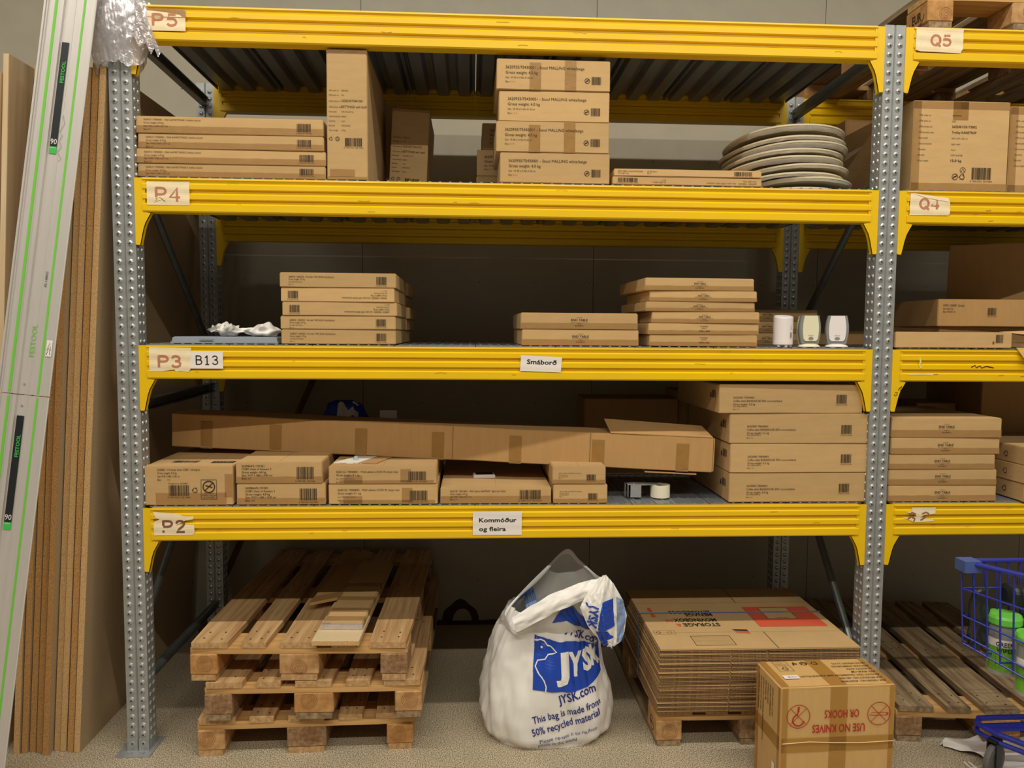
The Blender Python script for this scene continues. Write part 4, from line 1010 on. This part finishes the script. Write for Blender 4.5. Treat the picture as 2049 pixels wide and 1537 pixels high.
# ---- three small plastic devices
t = empty('air_freshener', (2.415, .055, ZD[2]), label='plain white cylindrical dispenser, leftmost of the three small devices', cat='dispenser')
g = G(); g.rings([[(math.cos(a) * r, math.sin(a) * r * .9, z + (.004 * math.sin(a) if z > .1 else 0)) for a in [2 * PI * k / 40 for k in range(40)]] for r, z in ((.034, .006), (.0375, .009), (.0378, .022), (.0373, .0225), (.0373, .112), (.036, .117), (.030, .119))]); g.build('housing', DVW, t, smooth=False)
g = G()
for a in (-.9, .1, 1.1): g.cyl((math.sin(a) * .027, -math.cos(a) * .024), .006, 0, .007, n=10)
g.build('foot', DVW, t)
g = G(); g.box(.016, .021, -.0335, -.030, .036, .055); g.build('slot', DVG, t)
p = Print(); p.text('NEXA', .0205, .066, .0045, w=.017, rot=PI / 2); p.place('lettering', lambda x, y, l: (x, -.0335, y), [DVG], t)
def speaker(label, x, rz, body, cream):
    t = empty('doorbell_chime', (x, .055, ZD[2]), (0, 0, rz), label, 'device', 'two doorbell chimes')
    def ol(s, z0_=0): return [(sx * s * (.032 + .010 * math.sin(PI * (q * .86 + .07))), .010 + q * .110 * (1 if s == 1 else .97)) for sx, q in [(1, k / 12) for k in range(13)] + [(-1, 1 - k / 12) for k in range(13)]]
    g = G(); o1 = ol(1); g.rings([[(a * s, y, .008 + (b - .01) * zz + (1 - zz) * .04) for a, b in o1] for s, y, zz in ((.80, .024, .97), (.97, .020, .99), (1, .012, 1), (1, .003, 1))]); g.build('housing', body, t)
    g = G(); g.rings([[(a * s, y, .011 + (b - .01)) for a, b in o1] for s, y in ((1.01, .004), (1.01, -.012), (.95, -.016))]); g.build('grey_band', DVG, t)
    g = G(); pts = [(sx * (.0245 + .0075 * math.sin(PI * (q * .86 + .1))), .022 + q * .098) for sx, q in [(1, k / 12) for k in range(13)] + [(-1, 1 - k / 12) for k in range(13)]]
    pts = [(a * (.82 if b < .026 else 1), b) for a, b in pts]
    g.rings([[(a, -.0165, b) for a, b in pts], [(a * .97, -.0205, .07 + (b - .07) * .98) for a, b in pts]]); g.build('front_cover', cream, t)
    g = G(); g.rings([[(math.cos(k * PI / 12) * .0095, y, .033 + math.sin(k * PI / 12) * .0055) for k in range(24)] for y in (-.020, -.0225)]); g.build('button', DVG, t)
    p = Print(); p.text('NEXA', -.010, .042, .0045, w=.020); p.place('lettering', lambda x, y, l: (x, -.0215, y), [DVG], t)
    g = G(); g.rings([[(math.cos(k * PI / 16) * r, -.004 + math.sin(k * PI / 16) * r * .8, z_) for k in range(32)] for r, z_ in ((.042, 0), (.042, .003), (.034, .009), (.02, .012))]); g.build('base', body, t)
speaker('cream-faced grey doorbell chime, middle of the three small devices', 2.517, .0, DVC, DVC)
speaker('white-faced doorbell chime turned slightly, rightmost of the three small devices', 2.628, -.30, DVW, DVW)
# ---- second-shelf small things
ZE = 1.0730
e1 = [o for o in bpy.data.objects if o.get('label', '').startswith('wall-cabinet carton carrying')][0]
zE = e1.location.z + ((0.677, 1.079, 1.008, 1.075)[3] - (0.677, 1.079, 1.008, 1.075)[2]) + .0022
t = empty('foam_scrap', (.725, .09, zE), (0, 0, -.1), 'white foam scrap with notched edge on the dusty-rose cabinet carton', 'foam')
g = G(); g.prism([(-.035, -.03), (-.012, -.028), (-.010, -.020), (.008, -.022), (.012, -.030), (.038, -.030), (.042, -.022), (.055, -.024), (.10, .14), (.03, .16)], 0, .004, 'z'); g.build('foam_sheet', FOAM, t)
t = empty('plastic_cap', (.762, .12, zE + .0045), label='small clear plastic cap standing on the foam scrap', cat='cap')
g = G(); g.cyl((0, 0), .010, 0, .004, n=16); g.cyl((0, 0), .0085, .004, .014, n=12, r1=.007); g.build('cap', mat('frosted_cap', (190, 204, 206), .3, alpha=.85), t)
t = empty('cardboard_scrap', (.845, .085, zE), (0, 0, .15), 'small brown cardboard scrap beside the foam scrap', 'cardboard')
g = G(); g.prism([(-.055, -.010), (.0, -.030), (.08, .14), (.02, .17)], .0, .003, 'z'); g.build('card', CARD2, t)
gt = [o for o in bpy.data.objects if o.get('label', '').startswith('low wide glass-door')][0]
zG = ZD[3] + ((1.095, 1.515, 0.941, 1.001)[3] - (1.095, 1.515, 0.941, 1.001)[2]) + .0016
t = empty('card_reader', (1.262, .235, zG - .006), (0, 0, .06), 'small white card reader with dark top on the low cabinet carton', 'device')
g = G(); g.rings([[(sx * (.041 if k in (0, 3) else .044) , sy * .03, z_) for sx, sy in ((-1, -1), (1, -1), (1, 1), (-1, 1))] for k, z_ in enumerate((.002, .006, .014, .018))]); g.build('housing', DVW, t)
g = G(); g.box(-.034, .036, -.022, .024, .0182, .0192); g.build('dark_top', BLACKP, t)
g = G(); g.box(-.028, -.018, -.028, -.022, 0, .003); g.box(.022, .032, -.028, -.022, 0, .003); g.build('foot', BLACKP, t)
# tape dispenser
t = empty('tape_dispenser', (1.915, .115, ZD[3] + .001), (0, 0, -.10), 'metal tape dispenser with a roll of white tape lying on the second shelf', 'tape dispenser')
g = G(); R1, R2 = .0385, .028; n = 40
g.rings([[(.045 + math.cos(2 * PI * k / n) * r, .0 + math.sin(2 * PI * k / n) * r, z_) for k in range(n)] for r, z_ in ((R2, .002), (R1, .002), (R1, .050), (R2, .050), (R2, .002))], cap=False); g.build('tape_roll', mat('white_tape_roll', (236, 228, 204), .5), t)
g = G(); g.prism([(-.085, -.03), (-.03, -.032), (.03, -.018), (.05, -.005), (.055, .01), (.04, .02), (-.06, .025), (-.09, .01)], .0515, .0535, 'z'); g.build('side_plate', GALV, t)
g = G(); g.box(-.075, -.035, -.034, -.032, .004, .0515); g.box(-.085, -.083, -.030, .012, .004, .052); g.box(-.037, -.033, -.032, .010, .004, .052); g.build('front_plate', GALV, t)
g = G(); g.box(-.095, -.094, -.02, .02, .004, .054); g.build('clear_guard', FILM, t)
g = G(); g.cyl((.045, 0), .012, .0535, .056, n=14); g.cyl((-.062, -.03 + .01), .004, .0535, .056, n=8); g.build('rivet', STUD, t)
t = empty('printed_bag', (.63, .66, ZD[3] + .0), label='blue and white plastic bag heap behind the long askew carton', cat='bag')
def fq(u, v):
    a = 2 * PI * u; r = .15 * (1 - .55 * v ** 2.2); n = noise.noise(Vector((math.cos(a) * 2, math.sin(a) * 2, v * 5))) * .02
    return (math.cos(a) * (r + n) * .8, math.sin(a) * (r + n) * .5, .328 * math.sin(v * PI / 2) * (1 + n * 2))
blob('bag_body', mat('bag_dark_blue', (24, 60, 190), .4), t, fq, 32, 16, cap=True)
g = G(); g.rings([[(-.02 + .09 * (k / 8), -.088 + .03 * (k / 8) ** 2 + .02 * j, .262 + .03 * j + .012 * math.sin(k * 1.3)) for k in range(9)] for j in range(3)], close=False, cap=False); g.build('white_print', WPAPER, t, smooth=True, fix=False)
t = empty('paper_slip', (.845, .52, ZD[3]), label='pale paper slip standing behind the long askew carton', cat='paper')
g = G(); g.box(-.037, .037, 0, .004, 0, .302); g.build('paper', WPAPER, t)
# reddish pole leaning on the wall
A_ = Vector((.60, 1.12, 1.80)); B_ = Vector((-.20, 1.12, .0)); 
t = empty('wooden_pole', (0, 0, 0), label='thin reddish wooden pole leaning along the back wall', cat='pole')
g = G(); pa = Vector((.400, 1.13, 1.351)); pb = Vector((-.02, 1.13, .42)); dd = (pa - pb).normalized(); lo = pb - dd * (pb.z - .012) / dd.z; hi = pa + dd * .28
g.tube([lo, hi], .016, 8); g.build('pole', DARKW, t)
# ---- plastic carrier bag on the floor
def curve3(keys, t):
    n = len(keys); q = t * n; i = int(q) % n; f = q - int(q)
    P = [Vector(keys[(i + k - 1) % n]) for k in range(4)]
    return 0.5 * ((2 * P[1]) + (-P[0] + P[2]) * f + (2 * P[0] - 5 * P[1] + 4 * P[2] - P[3]) * f * f + (-P[0] + 3 * P[1] - 3 * P[2] + P[3]) * f ** 3)
bag = empty('carrier_bag', (1.50, .12, 0), label='big white plastic carrier bag with blue bird logo standing full on the floor', cat='bag')
B0 = Vector((1.50, .12, 0))
prof = [(-.0, 1.290, 1.735, .165), (.035, 1.258, 1.775, .185), (.10, 1.246, 1.782, .190), (.18, 1.252, 1.772, .190), (.28, 1.268, 1.752, .178), (.36, 1.288, 1.735, .165), (.42, 1.312, 1.722, .148), (.47, 1.340, 1.715, .125), (.51, 1.360, 1.700, .11)]
NR = 96
rs = []
def ringp(z, xa, xb, ry, k, first=False):
    a = 2 * PI * k / NR; c, s_ = math.cos(a), math.sin(a); e = .80
    x = (xa + xb) / 2 + abs(c) ** e * math.copysign(1, c) * (xb - xa) / 2; y = .12 + abs(s_) ** e * math.copysign(1, s_) * ry
    m_ = 1 if z > .01 else .3
    n1 = noise.noise(Vector((c * 2.2, s_ * 2.2, z * 5))) * .018 + noise.noise(Vector((c * 5 + z * 4, s_ * 5, z * 7))) * .008 - abs(noise.noise(Vector((c * 8 + z * 7, s_ * 8, z * 3.5)))) * .020
    wr = .0030 * math.sin((a * 9 + z * 30) + 2 * noise.noise(Vector((c * 3, s_ * 3, z * 4)))) * (1 - min(1, abs(z - .22) * 5)) * (1 if c < -.2 else .3)
    return Vector((x + c * (n1 + wr) * m_, y + s_ * (n1 + wr) * m_, z))
zs = []
K = 44
for j in range(K + 1):
    z = .51 * j / K
    for i in range(len(prof) - 1):
        if prof[i][0] <= z <= prof[i + 1][0] + 1e-9:
            f = (z - prof[i][0]) / (prof[i + 1][0] - prof[i][0]); f = f * f * (3 - 2 * f) if i == 0 else f
            q = [prof[i][m_] + (prof[i + 1][m_] - prof[i][m_]) * f for m_ in (1, 2, 3)]; break
    rs.append([ringp(z, q[0], q[1], q[2], k) for k in range(NR)])
g = G(); g.rings([[tuple(p - B0) for p in r] for r in rs], cap=False); g.add([tuple(p - B0) for p in rs[0]], [tuple(range(NR - 1, -1, -1))])
body = g.build('bag_body', BAGW, bag, smooth=True)
# open mouth: cloth rising from the neck to an uneven rim
# rim order: k=0 is +x, going counter-clockwise seen from above (+y is the wall)
rimk = [(1.738, 0.06, 0.632), (1.722, 0.15, 0.611), (1.655, 0.2, 0.662), (1.603, 0.21, 0.705), (1.52, 0.18, 0.644), (1.426, 0.13, 0.571), (1.347, 0.07, 0.503), (1.352, 0.01, 0.488), (1.378, -0.045, 0.466), (1.444, -0.04, 0.514), (1.528, -0.035, 0.555), (1.636, -0.01, 0.593)]
rt = [0, .06, .17, .25, .33, .42, .50, .56, .63, .71, .80, .91]
def rimp(u):
    # piecewise through uneven parameters
    for i in range(12):
        a = rt[i]; b = rt[(i + 1) % 12] + (1 if i == 11 else 0)
        if a <= u < b:
            return curve3(rimk, (i + (u - a) / (b - a)) / 12)
    return curve3(rimk, 0)
neck = rs[38]
rows_ = []
for j in range(13):
    f = j / 12; row = []
    for k in range(NR):
        u = k / NR; P = neck[k]; Q_ = rimp(u); p = P.lerp(Q_, f)
        out = Vector((math.cos(2 * PI * u), math.sin(2 * PI * u), 0)) * (.004 * math.sin(PI * f))
        n = noise.noise_vector(Vector((u * 22, f * 2.5, 7))) * .007 * math.sin(PI * min(1, f * 1.1)) 
        row.append(tuple(p + out + n - B0))
    rows_.append(row)
g = G(); g.rings(rows_, cap=False); g.build('bag_mouth', BAGT, bag, smooth=True, fix=False)
# rolled white hem band round the rim
g = G(); hr = []
for k in range(NR + 1):
    u = (k % NR) / NR; p = rimp(u); q = rimp((u + .004) % 1); d_ = (q - p).normalized()
    wv = .020 + .006 * math.sin(k * .4)
    row = [(p + Vector((0, -.004, 0)) - B0), (p + Vector((0, -.010, -wv * .5)) - B0), (p + Vector((0, -.004, -wv)) - B0)]
    hr.append([tuple(x) for x in row])
g.rings(hr, close=False, cap=False); g.build('hem', BAGW, bag, smooth=True, fix=False)
# front sheet hanging from the hem (the folded-over white band)
def patch(rows, name, m, fold=.006, n1=16, n2=10, seed=0):
    g = G(); out = []
    for j in range(n2 + 1):
        f = j / n2 * (len(rows) - 1); i = min(int(f), len(rows) - 2); ff_ = f - i; row = []
        for k in range(n1 + 1):
            e = k / n1 * (len(rows[0]) - 1); q = min(int(e), len(rows[0]) - 2); ee = e - q
            P = (Vector(rows[i][q]).lerp(Vector(rows[i][q + 1]), ee)).lerp(Vector(rows[i + 1][q]).lerp(Vector(rows[i + 1][q + 1]), ee), ff_)
            P = P + Vector((0, -1, 0)) * (fold * (noise.noise(Vector((k * .55, j * .45, seed))) + .5 * math.sin(k * 1.1 + j * .5)))
            row.append(tuple(P - B0))
        out.append(row)
    g.rings(out, close=False, cap=False); return g.build(name, m, bag, smooth=True, fix=False)
patch([[(1.364, -0.055, 0.52), (1.506, -0.055, 0.607), (1.639, -0.05, 0.656), (1.714, -0.03, 0.662)], [(1.371, -0.075, 0.501), (1.511, -0.085, 0.576), (1.632, -0.075, 0.624), (1.719, -0.05, 0.641)], [(1.381, -0.07, 0.468), (1.523, -0.085, 0.549), (1.641, -0.07, 0.592), (1.704, -0.05, 0.599)]], 'folded_band', BAGW, n1=28, n2=12, seed=2)
lobe = patch([[(1.688, -0.03, 0.658), (1.72, -0.04, 0.677), (1.753, -0.03, 0.638)], [(1.638, -0.085, 0.612), (1.694, -0.115, 0.635), (1.789, -0.03, 0.575)], [(1.614, -0.1, 0.574), (1.69, -0.135, 0.573), (1.803, -0.04, 0.517)], [(1.643, -0.11, 0.507), (1.705, -0.14, 0.5), (1.792, -0.06, 0.466)], [(1.7, -0.11, 0.434), (1.732, -0.12, 0.425), (1.772, -0.09, 0.436)]], 'folded_handle', BAGW, fold=.006, n1=28, n2=36, seed=5)
dg = bpy.context.evaluated_depsgraph_get(); dg.update()
def bvh(objs):
    vs = []; fs = []
    for o in objs:
        b = len(vs); M = o.matrix_world if o.parent is None else Matrix.Translation(B0)
        vs += [M @ v.co for v in o.data.vertices]; fs += [tuple(i + b for i in p.vertices) for p in o.data.polygons]
    return BVHTree.FromPolygons(vs, fs)
TB = bvh([body]); TL = bvh([lobe])
PPM = 1 / 528.0   # metres per picture unit on the bag front
def bag_print(name, p, mats, tree, sub=True, off=.0030):
    """p is drawn in metres (x, z) on the bag front and pressed onto the cloth"""
    bm = bmesh.new(); vs = [bm.verts.new((v[0], v[1], v[2])) for v in p.v]
    for f, m_ in zip(p.f, p.m):
        try: ff_ = bm.faces.new([vs[i] for i in f]); ff_.material_index = m_
        except ValueError: pass
    if sub:
        for ax in (0, 1):
            lo = min(v.co[ax] for v in bm.verts); hi = max(v.co[ax] for v in bm.verts); q = lo + .0035
            while q < hi:
                no = [0, 0, 0]; no[ax] = 1; co = [0, 0, 0]; co[ax] = q
                bmesh.ops.bisect_plane(bm, geom=bm.verts[:] + bm.edges[:] + bm.faces[:], plane_co=co, plane_no=no); q += .0035
    dead = []
    for v in bm.verts:
        x, z, l = v.co
        h = tree.ray_cast(Vector((x, -1.2, z)), Vector((0, 1, 0)))
        if h[0] is None: dead.append(v); continue
        nn = h[1] if h[1].y < 0 else -h[1]
        if nn.y > -.12: dead.append(v); continue
        v.co = h[0] + nn * (off + l * .0012) - B0
    bmesh.ops.delete(bm, geom=dead, context='VERTS')
    me = bpy.data.meshes.new(name); bm.to_mesh(me); bm.free()
    for m_ in mats: me.materials.append(m_)
    return link(name, me, bag)
def BP(zx, zy):  # logo drawing coordinates -> metres on the bag front
    return (1.6040 + (zx / 3.222 - 290.00) * 0.001900, 0.3370 - (zy / 3.222 - 270.00) * 0.001900)
p = Print()
p.poly([BP(*q) for q in ((685, 705), (760, 728), (840, 742), (930, 738), (1010, 760), (1108, 790), (1112, 860), (1118, 960), (1030, 1035), (940, 1052), (790, 1046), (665, 1030), (672, 860))], 0, 0)
p.line([BP(*q) for q in ((684, 735), (715, 730), (745, 742), (762, 768), (790, 775), (822, 805), (795, 818), (765, 822), (745, 848), (700, 855), (684, 890), (705, 935), (740, 975), (752, 1010), (748, 1046))], .0046, 1, 1)
p.disc(*BP(728, 778), .0042, 1, 1)
for ch, zx, zy, ww, hh, ro in (('J', 815, 958, .050, .088, .03), ('Y', 902, 955, .052, .086, .03), ('S', 996, 930, .036, .078, .08), ('K', 1052, 902, .038, .072, .12)):
    p.text(ch, *BP(zx, zy), hh, w=ww, mi=1, lay=1, rot=ro, bold=.05)
bag_print('bird_logo', p, [BLUE, BAGW], TB)
p = Print()
p.text('JYSK.com', *BP(878, 685), .025, w=.150, rot=-.42, bold=.02); p.text('JYSK.com', *BP(835, 1130), .034, w=.150, rot=.25, bold=.02)
p.text('This bag is made from', *BP(668, 1252), .028, w=.268, rot=.20, bold=.012); p.text('50% recycled material', *BP(668, 1337), .030, w=.268, rot=.24, bold=.012)
p.text('Please re-use it to reduce', *BP(715, 1386), .015, w=.225, rot=.17); p.text('plastic in the world', *BP(705, 1415), .015, w=.150, rot=.10)
bag_print('lettering', p, [NAVY], TB)
p = Print()
p.poly([BP(*q) for q in ((1085, 428), (1165, 425), (1168, 590), (1060, 600))], 0, 0); p.poly([BP(*q) for q in ((1050, 610), (1110, 600), (1168, 660), (1150, 740), (1095, 700))], 0, 0); p.poly([BP(*q) for q in ((1120, 660), (1165, 650), (1160, 700), (1125, 710))], 1, 1)
p.poly([BP(*q) for q in ((1195, 430), (1262, 480), (1255, 600), (1215, 735), (1190, 690))], 2, 0)
p.text('JYSK', *BP(1012, 440), .032, w=.090, rot=-PI / 2 - .1, mi=0, bold=.03, lay=1)
bag_print('folded_logo', p, [BLUE, BAGW, BLUEI], TL)
p = Print()
p.poly([BP(*q) for q in ((850, 520), (905, 480), (975, 570), (880, 600), (790, 610), (820, 560))], 0, 0); p.poly([BP(*q) for q in ((880, 598), (975, 570), (1060, 650), (1040, 690), (960, 650))], 0, 0)
MO = [o for o in bpy.data.objects if o.parent == bag and o.name.startswith('bag_mouth')]
bag_print('mouth_logo', p, [BLUE, BAGW], bvh(MO + [body]))
p = Print(); p.poly([BP(*q) for q in ((790, 275), (690, 345), (650, 400), (585, 468), (556, 520), (556, 600), (640, 588), (715, 558), (685, 480), (760, 410))], 0, 0)
bag_print('inner_logo', p, [BLUEI], bvh(MO))
# ---- blue shopping trolley with its load
t = cart = empty('shopping_trolley', (3.2, -.35, 0), label='blue wire shopping trolley cut by the right picture edge', cat='trolley')
C0 = Vector((3.2, -.35, 0))
ca = [Vector((2.94, -.29, 0)), Vector((3.30, -.86, 0)), Vector((3.80, -.86, 0)), Vector((3.42, -.29, 0))]
zt, zb = .795, .50
def cw(p, z): return Vector((p.x, p.y, z)) - C0
def ins(p, z):  # basket narrows downwards
    c = Vector((3.36, -.58, 0)); f = (zt - z) / (zt - zb); return p.lerp(c, .035 * f)
def zbot(p): return zb - .30 * max(0, (-.29 - p.y))
g = G(); rim_ = [cw(p, zt) for p in ca]; g.tube([*rim_, rim_[0]], .0085, 8); g.build('rim', CART, t)
g = G(); g.box(2.926 - 3.2, 2.985 - 3.2, -.335 + .35, -.278 + .35, zt - .030, zt + .010); bm_ = g.build('corner_cap', CARTC, t)
def wire(pts, r=.0032): g = G(); g.tube(pts, r, 6); return g.build('wire', CART, t)
for i in range(4):
    a, b = ca[i], ca[(i + 1) % 4]; n = max(2, int((b - a).length / .042))
    for k in range(n):
        p = a.lerp(b, k / n); q = ins(p, zb); wire([cw(p, zt), cw(q, zbot(p)) ])
for f in (.33, .66, .90, 1.0):
    pts = [cw(ins(p, zt + (zb - zt) * f), zt + (zbot(p) - zt) * f) for p in ca]; wire([*pts, pts[0]], .0038 if f > .8 else .0036)
base_ = [ins(p, zb) for p in ca]
for k in range(1, 12):
    f = k / 12; p = base_[0].lerp(base_[1], f); q = base_[3].lerp(base_[2], f); wire([cw(p, zbot(ca[0].lerp(ca[1], f)) - .004), cw(q, zbot(ca[3].lerp(ca[2], f)) - .004)], .0028)
g = G(); ch = [Vector((3.075, -.225, .165)), Vector((3.10, -.195, .167)), Vector((3.40, -.195, .17)), Vector((3.78, -.86, .19)), Vector((3.42, -.86, .19)), Vector((3.10, -.31, .165)), Vector((3.08, -.26, .165)), Vector((3.075, -.225, .165))]
g.tube([p - C0 for p in ch], .010, 8); g.tube([p - C0 - Vector((0, 0, .03)) for p in ch], .009, 8); g.build('chassis', CART, t)
g = G(); g.box(3.10 - 3.2, 3.42 - 3.2, -.265 + .35, -.225 + .35, .152, .157); g.build('chassis_plate', CART, t)
g = G()
for x, y in ((3.40, -.86), (3.76, -.86)): g.tube([Vector((x, y, .16)) - C0, Vector((x + .02, y, .50)) - C0], .011, 8)
g.build('upright', CART, t)
for x, y in ((3.095, -.295), (3.40, -.24), (3.43, -.84)):
    w0 = empty('castor', (x - 3.2, y + .35, .062), (0, 0, -1.05)); w0.parent = t
    g = G(); n = 28
    g.rings([[(xx, math.cos(2 * PI * k / n) * r, math.sin(2 * PI * k / n) * r) for k in range(n)] for r, xx in ((.030, -.010), (.045, -.012), (.060, -.010), (.062, 0), (.060, .010), (.045, .012), (.030, .010))]); g.build('wheel', RUB, w0)
    g = G(); g.box(-.018, -.014, -.02, .02, -.02, .078); g.box(.014, .018, -.02, .02, -.02, .078); g.box(-.018, .018, -.02, .02, .072, .08); g.build('fork', BLACKP, w0)
def wipes(label, x, y, z):
    t = empty('wipes_tub', (x, y, z), (0, 0, 0), label, 'tub', 'green-lidded wipe tubs')
    def cy(name, prof_, m): g = G(); g.rings([[(math.cos(2 * PI * k / 32) * r, math.sin(2 * PI * k / 32) * r, zz) for k in range(32)] for r, zz in prof_]); return g.build(name, m, t)
    cy('tub', ((.046, .001), (.050, .006), (.050, .165), (.047, .176), (.044, .182)), CLEARP)
    cy('lid', ((.053, .180), (.055, .184), (.055, .203), (.050, .212), (.030, .2135)), LIDG)
    g = G(); n = 24
    g.rings([[(math.cos(a) * .0506, math.sin(a) * .0506, zz) for a in [PI * .95 + k * PI * 1.1 / n for k in range(n + 1)]] for zz in (.02, .13)], close=False, cap=False); lb = g.build('label', LABG, t, fix=False)
    g = G(); g.rings([[(math.cos(a) * .0509, math.sin(a) * .0509, zz) for a in [PI * .95 + k * PI * 1.1 / n for k in range(n + 1)]] for zz in (.105, .132)], close=False, cap=False); g.build('label_top', WPAPER, t, fix=False)
    p = Print(); p.text('GREEN', -.030, .108, .016, w=.056, bold=.02); p.text('WIPES', -.028, .088, .015, w=.050, bold=.02)
    for k in range(6): p.rect(-.03, .075 - k * .008, .05 - .006 * (k % 3), .0018)
    p.place('lettering', lambda x_, y_, l: (math.cos(-2.05 + x_ / .051) * .0516, math.sin(-2.05 + x_ / .051) * .0516, y_), [BLK], t)
wipes('clear wipes tub with green lid in the trolley, further from the viewer', 3.078, -.335, .408)
wipes('clear wipes tub with green lid in the trolley, nearer the viewer', 3.108, -.436, .376)
t = empty('black_bag', (3.00, -.312, .470), label='dark plastic package standing in the trolley corner', cat='bag')
def fk(u, v):
    a = 2 * PI * u; n = noise.noise(Vector((math.cos(a) * 3, math.sin(a) * 3, v * 8))) * .008; r = (.034 * min(1, v * 6) * (1 - .45 * max(0, v - .8) * 5 * .9) + n)
    return (math.cos(a) * r, math.sin(a) * r * .6, .23 * v + .001)
blob('package', mat('black_film', (44, 44, 44), .3), t, fk, 28, 22, cap=True)
t = empty('rubber_hose', (3.205, -.325, .672), (0, .08, -.10), 'black ribbed roll lying across the top of the trolley load', 'roll')
g = G(); rs_ = []
for k in range(41):
    x = -.12 + .30 * k / 40; r = .036 + (.003 if k % 4 < 2 else 0) - (.016 if k in (0, 40) else 0)
    rs_.append([(x, math.cos(2 * PI * j / 20) * r, math.sin(2 * PI * j / 20) * r) for j in range(20)])
g.rings(rs_); g.build('roll', BLACKP, t)
# ---- white sheet on the floor and clip
t = empty('white_sheet', (3.25, -.25, 0.0), label='loose white plastic sheet on the floor under the trolley', cat='sheet')
g = G(); rows = []
ol = [((3.029, -.085), (3.035, -.10)), ((3.07, -.065), (3.09, -.150)), ((3.13, -.055), (3.12, -.19)), ((3.20, -.045), (3.13, -.23)), ((3.35, -.04), (3.16, -.36)), ((3.6, -.03), (3.3, -.50))]
for i in range(41):
    f = i / 40 * 5; k = min(int(f), 4); e = f - k; a = Vector(ol[k][0]).lerp(Vector(ol[k + 1][0]), e); b = Vector(ol[k][1]).lerp(Vector(ol[k + 1][1]), e); row = []
    for j in range(15):
        p = a.lerp(b, j / 14); z_ = .006 + .022 * max(0, noise.noise(Vector((p.x * 9, p.y * 14, 1))) + .35) * min(1, i / 6) + (.018 * math.exp(-((j - 9) / 2.2) ** 2) if i < 14 else 0)
        row.append((p.x - 3.25, p.y + .25, z_))
    rows.append(row)
g.rings(rows, close=False, cap=False); g.build('sheet', SHEET, t, smooth=True, fix=False)
t = empty('white_clip', (3.055, -.235, 0), label='small white plastic clip on the floor beside the castor', cat='clip')
g = G(); g.tube([(-.008, .03, .004), (-.008, .0, .004), (-.012, -.01, .004), (.015, -.012, .004), (.010, .0, .004), (.010, .03, .004)], .0028, 6); g.tube([(.0, -.012, .004), (-.012, -.055, .004)], .0028, 6); g.build('clip', WPAPER, t)
# ---- cardboard label hanging under the right-hand top pallet
t = empty('pallet_tag', (3.06, .33, 2.700), (.25, 0, 0), 'pale cardboard piece caught under the stamped pallet', 'cardboard')
g = G(); g.prism([(-.06, -.03), (.05, .0), (.05, .03), (-.04, .02), (-.04, .0), (-.06, -.005)], 0, .002, 'z'); g.build('card', CARD, t); t.location = (3.08, .36, 2.705)
